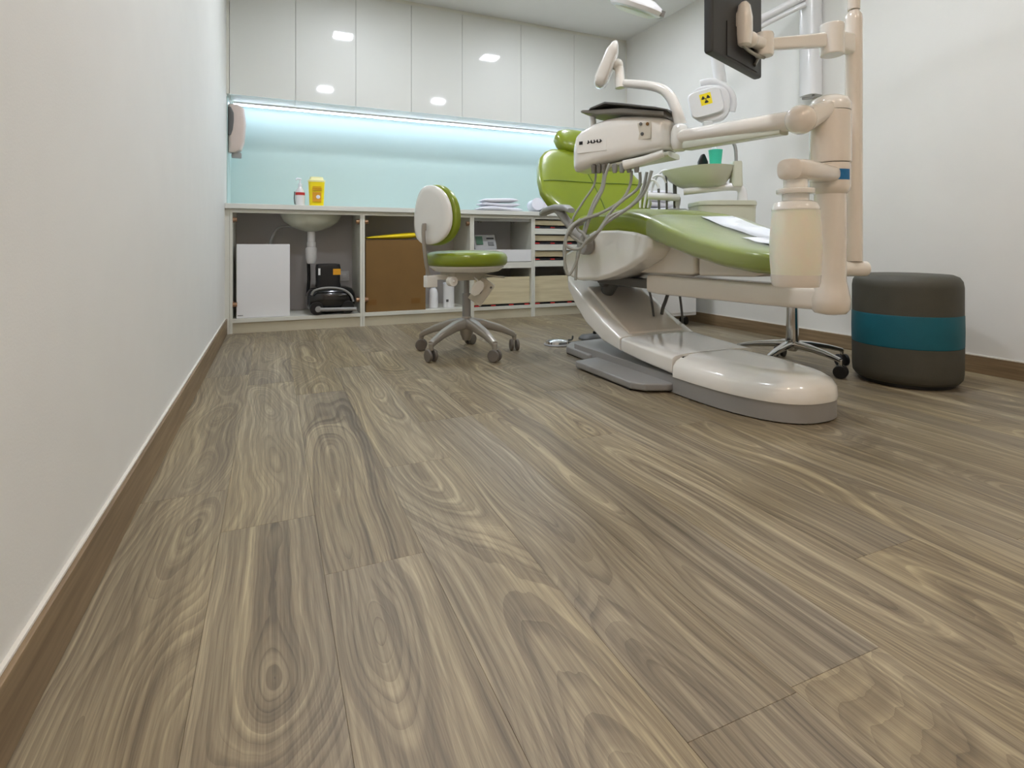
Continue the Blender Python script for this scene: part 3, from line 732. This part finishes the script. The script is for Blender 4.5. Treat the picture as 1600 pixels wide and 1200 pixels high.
m = MB(); m.slab([((p.x, p.y, z), (1, 0, 0), (0, 1, 0), a, b) for z, a, b in ((0, .09, .055), (.012, .09, .055), (.03, .07, .04), (.034, .05, .02))], 3); m.build('housing', 'dgrey', t)
m = MB(); m.cyl((p.x+.02, p.y, .034), (p.x+.02, p.y, .05), .012, 12, .003); m.build('button', 'black', t)

# ------------------------------------------------------------------ delivery unit: link arm, column, swing arm, control head
PC = Vector((1.7*.9375, 1.7*.681, 0)); PC = W(1297, 383, 1.75); px, py = PC.x, PC.y
du = thing('delivery_unit', 'cream dental delivery column with swing arm and instrument head', 'dental unit', (px, py, .38))
m = MB(); m.slab([((1.60, 2.02, .438), (1, 0, 0), (0, 0, 1), .05, .040), ((1.60, 1.95, .438), (1, 0, 0), (0, 0, 1), .055, .043), ((px-.01, 1.40, .440), (1, 0, 0), (0, 0, 1), .055, .040), ((px, py, .442), (1, 0, 0), (0, 0, 1), .050, .038)], 5, 32); m.build('link_arm', 'plast2', du)
m = MB(); m.box((1.555, 2.0, .415), (1.645, 2.44, .455), .005); m.build('link_arm_root', 'dgrey', du)
m = MB(); m.lathe([(.025, .392), (.045, .396), (.056, .41), (.058, .44), (.052, .47), (.046, .50), (.046, .80)], (px, py, 0), n=32); m.build('lower_post', 'plast2', du)
RV = Vector((CT, -ST, 0))
m = MB(); m.slab([((px, py, z), RV, (ST, CT, 0), a, a) for z, a in ((.775, .046), (.785, .054), (.80, .058), (.865, .058), (.872, .056))], 2, 32)
BC = W(1243, 383, 1.60); bx_, by_ = BC.x, BC.y
dirb = (Vector((bx_, by_, 0))-Vector((px, py, 0))).normalized(); perp = Vector((-dirb.y, dirb.x, 0))
m.slab([(Vector((px, py, .835))+dirb*.02, perp, (0, 0, 1), .045, .026), (Vector((px, py, .835))+dirb*.12, perp, (0, 0, 1), .045, .028), (Vector((bx_, by_, .832))-dirb*.0, perp, (0, 0, 1), .05, .032), (Vector((bx_, by_, .832))+dirb*.04, perp, (0, 0, 1), .035, .03), (Vector((bx_, by_, .832))+dirb*.052, perp, (0, 0, 1), .01, .015)], 3, 28)
m.build('bottle_bracket', 'plast2', du)
m = MB(); m.cyl((bx_, by_, .775), (bx_, by_, .81), .032, 24, .003); m.cyl((bx_, by_, .762), (bx_, by_, .778), .052, 28, .004); m.cyl((bx_, by_, .735), (bx_, by_, .765), .036, 24, .003); m.build('bottle_cap', 'plast', du)
m = MB(); m.lathe([(.045, .742), (.058, .735), (.064, .720), (.064, .715)], (bx_, by_, 0), n=36); m.build('bottle_collar', 'plast', du)
m = MB(); m.lathe([(.063, .715), (.067, .67), (.070, .62), (.069, .57), (.066, .53), (.062, .500), (.058, .494), (.03, .493)], (bx_, by_, 0), n=40); m.build('water_bottle', 'bottle', du)
m = MB(); m.lathe([(.0672, .527), (.0652, .505), (.0612, .4925)], (bx_, by_, 0), n=40); m.build('bottle_base_band', 'plast2', du)
m = MB(); m.lathe([(.058, .874), (.060, .876), (.060, 1.035), (.058, 1.037)], (px, py, 0), n=36); m.build('upper_column', 'plast2', du)
m = MB(); m.lathe([(.059, 1.039), (.060, 1.045), (.060, 1.06), (.052, 1.078), (.035, 1.088), (.01, 1.091)], (px, py, 0), n=36)
EB = W(1251, 187, 1.70)
m.slab([(Vector((px, py, 1.052)), (0, 0, 1), (ST, CT, 0), .030, .05), (EB+Vector((.03, 0, .004)), (0, 0, 1), (ST, CT, 0), .042, .040)], 3, 24)
m.build('column_cap', 'plast', du)
# blue label, curved patch on the collar facing the camera
m = MB(); r = .0592; ac = math.atan2(-py, -px); rings = []
for k in range(9):
    a = ac+.35+.75*k/8
    rings.append([Vector((px+r*math.cos(a), py+r*math.sin(a), z)) for z in (.817, .850)]+[Vector((px+(r-.003)*math.cos(a), py+(r-.003)*math.sin(a), z)) for z in (.850, .817)])
m.ring_loft(rings); m.build('blue_label', 'blue', du)
m = MB(); m.ball(EB, .046, 28); m.build('shoulder_joint', 'plast2', du)
HB = W(1062, 215, 2.20)
m = MB(); dd = (HB-EB).normalized(); m.tube([EB+dd*.03, EB+dd*.05, HB-dd*.03, HB], [.032, .0325, .031, .031], 24); sw = m.build('swing_arm', 'plast2', du)
m = MB(); m.slab([(EB+dd*.06+Vector((0, 0, -.030)), (-dd.y, dd.x, 0), (0, 0, 1), .02, .012), (HB-dd*.05+Vector((0, 0, -.038)), (-dd.y, dd.x, 0), (0, 0, 1), .03, .018)], 4, 20); m.build('arm_underside', 'bowl', sw)
m = MB(); m.slab([(HB+Vector((0, 0, z)), RV, (ST, CT, 0), a, a) for z, a in ((-.055, .018), (-.045, .030), (-.02, .036), (.02, .036), (.045, .028), (.055, .014))], 2, 28); m.build('head_joint', 'plast', du)
# head: runs from A (near the joint) to Bp (patient side)
A_ = W(1050, 225, 2.26); B_ = W(912, 240, 2.50)
ax = Vector((B_.x-A_.x, B_.y-A_.y, 0)); Lh = ax.length; ax.normalize(); pr = Vector((-ax.y, ax.x, 0))
if pr.dot(Vector((-A_.x, -A_.y, 0))) < 0: pr = -pr       # towards the camera
def hp(f, y, z, d=0.):
    """point on the head: f along 0..1 by pixel x between joint and patient side, pixel height y, d towards camera"""
    x = A_.x+(B_.x-A_.x)*f; yy = A_.y+(B_.y-A_.y)*f
    return Vector((x, yy, z))+pr*d
def hz(f, pxy):
    t_ = 2.26+(2.50-2.26)*f; return CAM_H+(CY-pxy)/F*t_
m = MB(); st = []
prof = [(-.04, 196, 228, .03), (-.02, 190, 236, .06), (.06, 186, 240, .085), (.25, 184, 245, .095), (.45, 185, 251, .10), (.62, 189, 257, .10), (.78, 197, 263, .10), (.92, 206, 269, .095), (.99, 214, 271, .085), (1.03, 228, 271, .07), (1.06, 244, 268, .045), (1.07, 252, 262, .02)]
for f, yt, yb, dp in prof:
    zt, zb = hz(f, yt), hz(f, yb)
    st.append((hp(f, 0, (zt+zb)/2), (0, 0, 1), pr, (zt-zb)/2, dp))
m.slab(st, 4.5, 44); head = m.build('instrument_head', 'plast', du, smooth=60)
# control pad (buttons) and printed marks on the camera side
m = MB()
def patch(f0, f1, yt, yb, d, th=.003):
    c = (hp((f0+f1)/2, 0, 0)); z0, z1 = hz(f0, yb), hz(f0, yt); Lx = abs(f1-f0)*Lh
    R = Matrix((ax, pr, Vector((0, 0, 1)))).transposed()
    return Vector((c.x, c.y, (z0+z1)/2))+pr*d, (Lx, th, z1-z0), R
c, s, R = patch(.13, .27, 196, 222, .0935); m.obox(c, s, R, .001); pad = m.build('control_pad', 'lever', head)
for f, y in ((.165, 200), (.235, 200), (.22, 215)):
    m = MB(); q = hp(f, 0, hz(f, y))+pr*.095; m.cyl(q, q+pr*.003, .007, 14, .001); m.build('button', 'dgrey' if f != .165 else 'card2', pad)
c, s, R = patch(.60, .95, 222, 240, .099, .005); m = MB(); m.obox(c, s, R, .002); lp = m.build('logo_panel', 'plast', head)
m = MB()
for k, f in enumerate((.67, .705, .74, .775, .81)):
    q = hp(f, 0, hz(f, 226.5+(f-.67)*14))+pr*.1015
    m.obox(q, (.013, .003, .006), Matrix((ax, pr, Vector((0, 0, 1)))).transposed()@Matrix.Rotation(.6*(-1)**k, 3, 'Y'), 0); m.obox(q+Vector((0, 0, .004)), (.005, .003, .012), Matrix((ax, pr, Vector((0, 0, 1)))).transposed()@Matrix.Rotation(.3, 3, 'Y'), 0)
q = hp(.90, 0, hz(.9, 229))+pr*.1015; m.obox(q, (.017, .003, .014), Matrix((ax, pr, Vector((0, 0, 1)))).transposed(), 0)
m.build('printed_marks', 'black', lp)
# lower handle bar of the head
m = MB(); q0 = hp(.02, 0, hz(0, 243))+pr*.07; q1 = hp(.42, 0, hz(.42, 262))+pr*.09; m.tube([q0, (q0+q1)/2+Vector((0, 0, -.004)), q1], [.016, .021], 16, 4); m.build('handle', 'plast', head)
m = MB(); q0 = hp(.0, 0, hz(0, 242))+pr*.0; m.slab([(hp(f, 0, hz(f, y)-.0), (0, 0, 1), pr, .012, .07) for f, y in ((-.02, 243), (.3, 252), (.6, 262), (.75, 262))], 4); m.build('underside_tray', 'bowl', head)
# handpiece holders
for f in (.30, .38, .46, .54, .66, .72, .78):
    m = MB(); q = hp(f, 0, hz(f, 262+4*f))+pr*.075; m.lathe([(.009, 0), (.011, .01), (.012, .035), (.007, .04)], q+Vector((0, 0, -.025)), (0, 0, 1), 14); m.build('handpiece_holder', 'grey' if f < .6 else 'tray', head)
# tray with dark mat over the head
zt = hz(.5, 179)
m = MB(); R = Matrix((ax, pr, Vector((0, 0, 1)))).transposed()
TS = (.12, .03, 2.38)
def tp(pxx, pyy, d=0.):
    t_ = 2.26+(.24)*((1050-pxx)/138); v = W(pxx, pyy, t_); return v+pr*d
m.slab([(tp(x, y), pr, (0, 0, 1), hw, ht) for x, y, hw, ht in ((1056, 179, .10, .004), (1040, 177, .12, .005), (990, 172, .13, .006), (965, 170, .13, .006), (940, 177, .11, .005), (936, 179, .10, .003))], 6, 28); trayo = m.build('tray_mat', 'dgrey', du)
m = MB(); m.slab([(tp(x, y), pr, (0, 0, 1), hw, ht) for x, y, hw, ht in ((1050, 184, .10, .012), (990, 181, .12, .014), (950, 182, .11, .012), (925, 180, .09, .008), (919, 179, .07, .005))], 6, 28); m.build('tray_holder', 'tray', du)
m = MB(); m.tube([tp(926, 181), tp(927, 195), tp(926, 206)], .014, 14); m.build('tray_post', 'plast', du)
# paddle with gooseneck
m = MB(); nk = [tp(1066, 196, .02), tp(1062, 178, .03), tp(1052, 155, .03), tp(1038, 142, .03), tp(1015, 136, .03), tp(980, 133, .03)]
m.tube(nk, [.024, .018], 16, 6); m.build('touchpad_arm', 'plast', du)
m = MB(); e0 = tp(974, 140, .03); e1 = tp(972, 108, .03); m.tube([e0, (e0+e1)/2, e1], [.023, .018], 16, 3); m.ball(tp(969, 104, .03), .026, 18); m.build('touchpad_elbow', 'plast', du)
p0 = tp(940, 139, .03); p1 = tp(967, 71, .03); dl = (p1-p0).normalized(); wdv = (Vector((ST, CT, 0))*1.0+RV*.12).normalized(); wdv = (wdv-dl*wdv.dot(dl)).normalized(); tdv = dl.cross(wdv)
m = MB(); m.slab([(p0-dl*.004, wdv, tdv, .05, .010), (p0+dl*.01, wdv, tdv, .07, .026), (p0+dl*.04, wdv, tdv, .08, .032), (p1-dl*.04, wdv, tdv, .08, .027), (p1-dl*.01, wdv, tdv, .07, .017), (p1+dl*.004, wdv, tdv, .05, .008)], 4, 28); m.build('touchpad', 'plast', du)
# hoses (traced in room space between the head and the loops beside the chair)
def hose(pts, t0, t1, r=.0065):
    n = len(pts); P = []
    for k, (a, b) in enumerate(pts):
        f = k/(n-1); P.append(W(820+a/4.615, 180+b/4.615, t0+(t1-t0)*f))
    m = MB(); m.tube(P, r, 8, 6); return m.build('hose', 'hose', du)
hose([(515, 380), (500, 500), (430, 610), (360, 720), (335, 780), (300, 860), (280, 980), (300, 1110)], 2.40, 2.42, .005)
hose([(575, 390), (555, 520), (500, 620), (440, 780), (410, 900), (380, 1000), (365, 1190)], 2.36, 2.36)
hose([(610, 350), (580, 440), (560, 540), (490, 680), (440, 830), (400, 960), (370, 1060), (320, 1150), (290, 1100), (290, 960), (300, 870), (380, 770), (560, 700), (700, 610), (760, 500), (770, 400)], 2.32, 2.30)
hose([(830, 410), (820, 520), (700, 620), (620, 700), (500, 880), (430, 925), (360, 890), (330, 850), (370, 790), (470, 740), (530, 720)], 2.27, 2.34)
hose([(880, 410), (840, 560), (740, 670), (620, 730), (540, 830), (450, 900), (400, 960), (330, 960), (295, 920), (320, 820), (400, 750)], 2.24, 2.32)
hose([(915, 400), (860, 560), (760, 660), (640, 740), (560, 800), (470, 900), (420, 850), (390, 830), (380, 800), (420, 780)], 2.22, 2.34)

# ------------------------------------------------------------------ monitor and its post, operating light
PM = W(1334, 383, 1.82); mx_, my_ = PM.x, PM.y
mo = thing('monitor_stand', 'slim cream post with swing arm carrying the black monitor', 'monitor stand', (mx_, my_, .52))
m = MB(); m.lathe([(.026, .56), (.026, 1.36), (.024, 1.378), (.016, 1.392), (.004, 1.397)], (mx_, my_, 0), n=24); m.build('post', 'plast2', mo)
m = MB(); q = Vector((mx_, my_, .535)); m.cyl(q-RV*.045, q+RV*.045, .026, 24, .008); m.build('mount_stub', 'plast', mo)
J1 = W(1300, 62, 1.77)
m = MB(); m.cyl(J1+Vector((0, 0, -.052)), J1+Vector((0, 0, .050)), .036, 28, .006); m.slab([(J1, (0, 0, 1), (ST, CT, 0), .03, .02), (Vector((mx_, my_, J1.z)), (0, 0, 1), (ST, CT, 0), .035, .02)], 5, 20); m.build('elbow', 'plast', mo)
J2 = W(1194, 70, 1.69)
m = MB(); m.cyl(J2+Vector((0, 0, -.037)), J2+Vector((0, 0, .037)), .028, 28, .008)
dj = (J2-J1).normalized(); m.slab([(J1+dj*.02, (0, 0, 1), (-dj.y, dj.x, 0), .024, .012), (J2-dj*.01, (0, 0, 1), (-dj.y, dj.x, 0), .018, .014)], 4, 20); m.build('swing_arm', 'plast', mo)
# monitor panel
ML = W(1106, 82, 1.52); MR_ = W(1184, 124, 1.77)
axm = Vector((MR_.x-ML.x, MR_.y-ML.y, 0)); Wm = axm.length; axm.normalize(); nm = Vector((axm.y, -axm.x, 0)); zb = ML.z
mn = thing('monitor', 'black flat monitor seen from behind on the swing arm', 'monitor', (ML+axm*Wm/2))
Rm = Matrix((axm, -nm, Vector((0, 0, 1)))).transposed(); Hm = .30
cc = ML+axm*Wm/2; cc.z = zb+Hm/2
MB().obox(cc, (Wm, .028, Hm), Rm, .008).build('casing', 'monit', mn)
MB().obox(cc-nm*.0150, (Wm-.03, .003, Hm-.03), Rm, 0).build('screen', 'blackg', mn)
MB().obox(cc+nm*.0150+axm*.02-Vector((0, 0, .09)), (Wm*.62, .004, .10), Rm, .001).build('port_recess', 'black', mn)
m = MB(); q = cc+nm*.02+axm*.0; m.tube([q+axm*(-.02)+Vector((0, 0, -.06)), q+axm*(-.01)+Vector((0, 0, -.095))+nm*.01, q+axm*.06+Vector((0, 0, -.105))+nm*.015, J2+Vector((0, 0, -.04))], .005, 8, 5); m.build('cable', 'hose', mn)
m = MB(); m.cyl(cc+nm*.018+axm*.10+Vector((0, 0, -.125)), cc+nm*.022+axm*.12+Vector((0, 0, -.10)), .007, 8); m.build('plug', 'steel', mn)
q = W(1163, 38, 1.62)
m = MB(); vd = (q-Vector((0, 0, CAM_H))); 
m.slab([(q+Vector((0, 0, z)), axm, nm, a, b) for z, a, b in ((-.066, .012, .010), (-.06, .02, .018), (-.03, .024, .022), (.02, .024, .022), (.055, .018, .016), (.066, .008, .008))], 2.6, 24)
m.ball(W(1172, 62, 1.64), .024, 18); m.slab([(W(1172, 62, 1.64), (0, 0, 1), nm, .016, .016), (J2, (0, 0, 1), nm, .02, .02)], 3, 16)
m.slab([(q-nm*.0+Vector((0, 0, 0)), (0, 0, 1), axm, .04, .02), (q-nm*.05, (0, 0, 1), axm, .04, .02)], 4, 20); m.build('tilt_bracket', 'plast', mn)
# operating light
lt = thing('operating_light', 'white dental operating light hanging near the ceiling above the chair', 'dental light', (mx_, my_, 1.4))
ptop = Vector((mx_, my_, 2.12)); LH = W(995, 8, 2.5)
m = MB(); m.tube([Vector((mx_, my_, 1.396)), ptop-Vector((0, 0, .05)), ptop+Vector((-.03, .03, 0))], .019, 16); m.build('pole', 'plast2', lt)
mid = Vector((1.58, 1.60, 2.14)); m = MB(); m.tube([ptop+Vector((-.02, .02, 0)), mid, LH+Vector((.05, 0, .25)), LH+Vector((.02, 0, .04))], .018, 14, 6); m.build('arm', 'plast', lt)
m = MB(); axl = Vector((CT*.32-ST*.35, -ST*.32-CT*.35, 1.0)).normalized(); e1_ = (RV-axl*RV.dot(axl)).normalized(); e2_ = axl.cross(e1_)
sts = []
for z, r in ((-.028, .10), (-.022, .118), (-.005, .125), (.012, .115), (.03, .08), (.04, .03)):
    sts.append((LH+axl*z, e1_, e2_, r, r*.78))
m.slab(sts, 2.4, 36); hd = m.build('lamp_head', 'white', lt)
m = MB(); m.slab([(LH+axl*z, e1_, e2_, r, r*.78) for z, r in ((-.034, .085), (-.027, .10))], 2.4, 32); m.build('lens', 'bottle', hd)
m = MB(); m.slab([(LH+e1_*.115+axl*z, e1_, e2_, .014, .06) for z in (-.02, .005)], 4, 20); m.build('handle', 'grey', hd)

# ------------------------------------------------------------------ x-ray unit on the right wall
xr = thing('xray_unit', 'white wall-mounted dental x-ray machine with a yellow warning sign', 'x-ray machine', (XR, 2.42, 1.5))
CW = WX(1266, 150, XR-.06); yc = CW.y; z0 = CW.z
m = MB(); m.slab([((XR-.055, yc, z), (1, 0, 0), (0, 1, 0), .053, .052) for z in (z0, z0+.01, 2.30, 2.31)], 4, 36); m.build('wall_column', 'white', xr)
m = MB(); m.tube([(XR-.06, yc-.02, z0-.002), (XR-.08, yc-.03, z0-.02), (XR-.09, yc+.03, z0-.012)], .008, 8, 3); m.build('hook', 'grey', xr)
HXc = W(1106, 163, 3.62)
el = W(1183, 33, 3.45)
el2 = WX(1262, -8, XR-.10)
m = MB(); m.tube([el2, el], .026, 16); m.tube([el2+Vector((-.02, .0, -.06)), el+Vector((0, 0, -.045))], .016, 12); m.ball(el, .035, 16); m.build('scissor_arm', 'white', xr)
yk = W(1126, 130, 3.64)
m = MB(); m.tube([el, W(1140, 40, 3.55), W(1118, 60, 3.6), yk], .040, 14, 5); m.build('drop_arm', 'white', xr)
m = MB(); hx = HXc
fr = (Vector((0, 0, CAM_H))-hx); fr.z = -.1; fr.normalize(); sd = Vector((-fr.y, fr.x, 0)).normalized(); upv = sd.cross(fr)
if upv.z < 0: upv = -upv
if sd.dot(RV) < 0: sd = -sd
# yoke: arc over the head
arc = [hx+sd*.158*math.cos(a)+upv*.158*math.sin(a)-fr*.03 for a in [math.radians(-20+16*k) for k in range(9)]]
m.tube(arc, .022, 12, 3); m.build('yoke', 'white', xr)
m = MB(); m.slab([(hx+sd*.02-fr*.06, sd, upv, .10, .10), (hx+sd*.02-fr*.04, sd, upv, .12, .12), (hx+sd*.01+fr*.02, sd, upv, .125, .12), (hx+fr*.03, sd, upv, .115, .11)], 2.6, 36); m.build('tube_head', 'white', xr)
rq = Matrix.Rotation(math.radians(12), 3, fr)
m = MB(); m.slab([(hx-sd*.012+fr*z, rq@sd, rq@upv, a, b) for z, a, b in ((.028, .105, .088), (.05, .108, .09), (.062, .10, .082))], 5, 36); pl_ = m.build('face_plate', 'white', xr)
s0 = hx-sd*.012+fr*.0635+upv*.022
Rs = Matrix((rq@sd, fr, rq@upv)).transposed()
MB().obox(s0, (.070, .003, .074), Rs, 0).build('warning_sign', 'yellow', pl_)
m = MB(); u1, u2 = rq@sd, rq@upv
for k in range(3):
    a0 = math.radians(30+120*k); pts = []
    for a in [a0-PI/6+PI/3*j/8 for j in range(9)]: pts.append((a, .027))
    inner = [(a, .008) for a, _ in pts[::-1]]
    vsf = [s0+fr*.0022+u1*r*math.cos(a)+u2*r*math.sin(a) for a, r in pts+inner]; vsb = [v-fr*.0015 for v in vsf]
    m.ring_loft([vsf, vsb])
m.cyl(s0+fr*.0005, s0+fr*.0022, .005, 14); m.build('trefoil', 'black', pl_)
m = MB(); q = hx-upv*.115+fr*.0; m.cyl(q, q-upv*.03, .035, 20, .004); m.cyl(q-upv*.03-sd*.0, q-upv*.06, .022, 16, .003); m.cyl(q-upv*.02+sd*.05, q-upv*.06+sd*.055, .008, 10); m.build('beam_cone', 'white', xr)

# ------------------------------------------------------------------ cuspidor on the far side of the chair
cu = thing('cuspidor', 'rinse basin with spout on the far side of the dental chair', 'cuspidor', (2.26, 2.29, .47))
m = MB(); cc_ = W(1127, 383, 3.02)
bxx, byy = cc_.x, cc_.y
m.slab([((bxx, byy, z), RV, (ST, CT, 0), a, .13) for z, a in ((.50, .14), (.51, .152), (.80, .155), (.825, .158))], 5, 40); m.build('housing', 'bowl', cu)
m = MB(); m.slab([((bxx, byy, z), RV, (ST, CT, 0), a, .135) for z, a in ((.826, .160), (.845, .160), (.85, .155))], 5, 40); m.build('housing_lid', 'bowl', cu)
m = MB(); m.tube([(X0+.22, 2.25, .57), (bxx-.08, byy, .57)], .035, 14); m.build('support_arm', 'plast2', cu)
m = MB(); st = []
bw = [W(1100, 297, 3.0), W(1100, 292, 3.0), W(1095, 280, 3.03), W(1093, 266, 3.05), W(1092, 262, 3.05)]
BA = W(1092, 262, 3.05)
for z, hl, hw, sh in ((.925, .10, .05, -.05), (.94, .14, .08, -.04), (.98, .185, .115, -.015), (1.03, .215, .135, 0), (1.038, .218, .137, 0)):
    st.append(((2.175, 2.39+sh, z), (0, 1, 0), (1, 0, 0), hl, hw))
rim = st[-1]; st += [((2.175, 2.39, 1.038), (0, 1, 0), (1, 0, 0), .20, .12), ((2.175, 2.39, 1.0), (0, 1, 0), (1, 0, 0), .15, .08), ((2.175, 2.37, .97), (0, 1, 0), (1, 0, 0), .06, .04)]
m.slab(st, 2.6, 40); m.build('basin', 'bowl', cu)
m = MB(); a1 = W(1068, 300, 3.0); a2 = W(1139, 292, 2.93); a3 = W(1158, 296, 2.93); a4 = W(1160, 318, 2.93); m.tube([a1, a2, a3, a4], [.018, .026], 14, 5); m.build('basin_arm', 'white', cu)
sp = W(1150, 290, 2.93)
m = MB(); m.slab([((sp.x, sp.y, z), RV, (ST, CT, 0), a, .03) for z, a in ((.925, .026), (.93, .030), (1.05, .027), (1.06, .024))], 4, 24); m.build('spout_base', 'bowl', cu)
m = MB(); m.tube([(sp.x, sp.y, 1.05), (sp.x, sp.y, 1.09), W(1148, 228, 2.93), W(1139, 216, 2.93), W(1128, 215, 2.93), W(1122, 222, 2.93)], .009, 10, 5); m.build('spout', 'grey', cu)
m = MB(); c_ = W(1118, 259, 2.92); zc = 1.040; m.lathe([(.028, zc), (.036, zc+.075), (.037, zc+.08), (.034, zc+.08), (.026, zc+.01)], (c_.x, c_.y, 0), n=24)
t = thing('rinse_cup', 'mint green plastic cup standing on the basin rim', 'cup', (c_.x, c_.y, zc)); m.build('cup', 'mint', t); m = MB(); m.ball((c_.x-.01, c_.y, zc+.085), .014, 12); m.build('tissue', 'paper', t)
c_ = W(1098, 259, 3.0); t = thing('nozzle_holder', 'small black holder beside the green cup', 'holder', (c_.x, c_.y, 1.04))
m = MB(); m.slab([((c_.x, c_.y, z), RV, (ST, CT, 0), a, .02) for z, a in ((1.04, .026), (1.07, .026), (1.10, .012), (1.11, .006))], 4, 20); m.build('holder', 'black', t)
# assistant's instruments
ai = thing('assistant_instruments', 'suction tubes in a white holder bar behind the chair seat', 'suction holder', W(1040, 318, 3.15))
m = MB(); m.tube([W(1012, 306, 3.15), W(1062, 309, 3.10)], .021, 14); m.tube([W(1060, 309, 3.1), (2.12, 2.5, .80), (X0+.24, 2.45, .60)], .014, 12, 4); m.build('holder_bar', 'white', ai)
for x, r, mt in ((1030, .007, 'dgrey'), (1042, .006, 'dgrey'), (1055, .011, 'dgrey')):
    m = MB(); m.tube([W(x-1, 270 if x > 1035 else 295, 3.14), W(x, 330, 3.14)], r, 12); m.build('suction_tip', mt, ai)
for a in (0, 1, 2):
    m = MB(); m.tube([W(1052-11*a, 278+8*a, 3.14), W(1046-12*a, 268+7*a, 3.15), W(1034-12*a, 268+8*a, 3.18), W(1022-10*a, 285+6*a, 3.2), W(1012-6*a, 325, 3.2)], .007, 10, 5); m.build('hose', 'white', ai)

# ------------------------------------------------------------------ cart by the right wall
ct = thing('mobile_cart', 'low white cart on black casters behind the dental chair', 'cart', (2.72, 3.50, 0))
m = MB(); m.box((2.46, 3.28, .075), (2.985, 3.72, .74), .008); m.build('body', 'white', ct)
B((2.44, 3.26, .741), (3.0, 3.74, .765), .005).build('top', 'white', ct)
for z in (.10, .31, .53): 
    d = B((2.475, 3.270, z), (2.97, 3.2795, z+.2), .002).build('drawer', 'white', ct)
for x in (2.53, 2.915):
    for y in (3.34, 3.66):
        c = caster(ct, x, y, 0, .030, 'black', .4); MB().cyl((x, y, .05), (x, y, .0748), .01, 10).build('caster_stem', 'steel', c)
towel('folded_towel', 'heap of folded white towels on the white cart', 2.48, 2.86, 3.42, .7655, 6, .044)

# ------------------------------------------------------------------ chrome stool behind the column
hb = W(1238, 570, 2.76)
s2 = thing('assistant_stool', 'chrome five-star stool base with black casters behind the cream column', 'stool', (hb.x, hb.y, 0), 0, world=False)
star_base(s2, .262, .115, math.radians(-23.65-68), 'chrome', 'black', .030, .035, .8)
m = MB(); m.lathe([(.02, .08), (.028, .09), (.034, .13), (.030, .15), (.026, .33), (.026, .335)], n=24); m.cyl((0, 0, .33), (0, 0, .47), .014, 16); m.build('gas_lift', 'chrome', s2)
m = MB(); m.box((-.08, -.06, .46), (.08, .06, .485), .005); m.build('mechanism', 'dgrey', s2)
m = MB(); m.slab([((0, 0, z), (1, 0, 0), (0, 1, 0), a, a) for z, a in ((.486, .14), (.492, .16), (.515, .17), (.535, .165), (.548, .14), (.552, .08), (.552, .03))], 2.1, 40); m.build('seat', 'green', s2)

# ------------------------------------------------------------------ pouf
pp = W(1415, 600, 2.475); r = .206
pf = thing('pouf', 'round grey fabric pouf with a teal middle band by the right wall', 'pouf', (pp.x, pp.y, 0))
x, y = pp.x, pp.y
m = MB(); m.cyl((x, y, 0), (x, y, .018), r-.03, 32); m.build('glide', 'black', pf)
m = MB(); m.lathe([(r-.04, .012), (r-.015, .018), (r-.002, .035), (r+.001, .06), (r+.002, .172)], (x, y, 0), n=56); m.build('lower_band', 'poufg', pf)
m = MB(); m.lathe([(r, .1722), (r+.0025, .176), (r+.0035, .24), (r+.0025, .308), (r, .312)], (x, y, 0), n=56); m.build('teal_band', 'teal', pf)
m = MB(); m.lathe([(r+.001, .3122), (r+.001, .43), (r-.003, .455), (r-.014, .472), (r-.035, .482), (r-.09, .485), (.01, .486)], (x, y, 0), n=56); m.build('upper_band', 'poufg', pf)

# cables between the chair and the floor behind it
for k, pts in enumerate(([W(1014, 452, 2.75), W(1018, 470, 2.75), W(1022, 500, 2.85), W(1026, 520, 3.2)], [W(1046, 452, 2.8), W(1040, 470, 2.8), W(1034, 490, 2.85), W(1030, 516, 3.3)], [W(1060, 448, 2.7), W(1064, 475, 2.75), W(1066, 505, 2.9), W(1062, 528, 3.4)])):
    m = MB(); pts[-1].z = .006; m.tube(pts, .006 if k != 1 else .009, 8, 5); m.build('cable', 'dgrey', dc)

for o in bpy.data.objects:
    if '_o' in o: del o['_o']
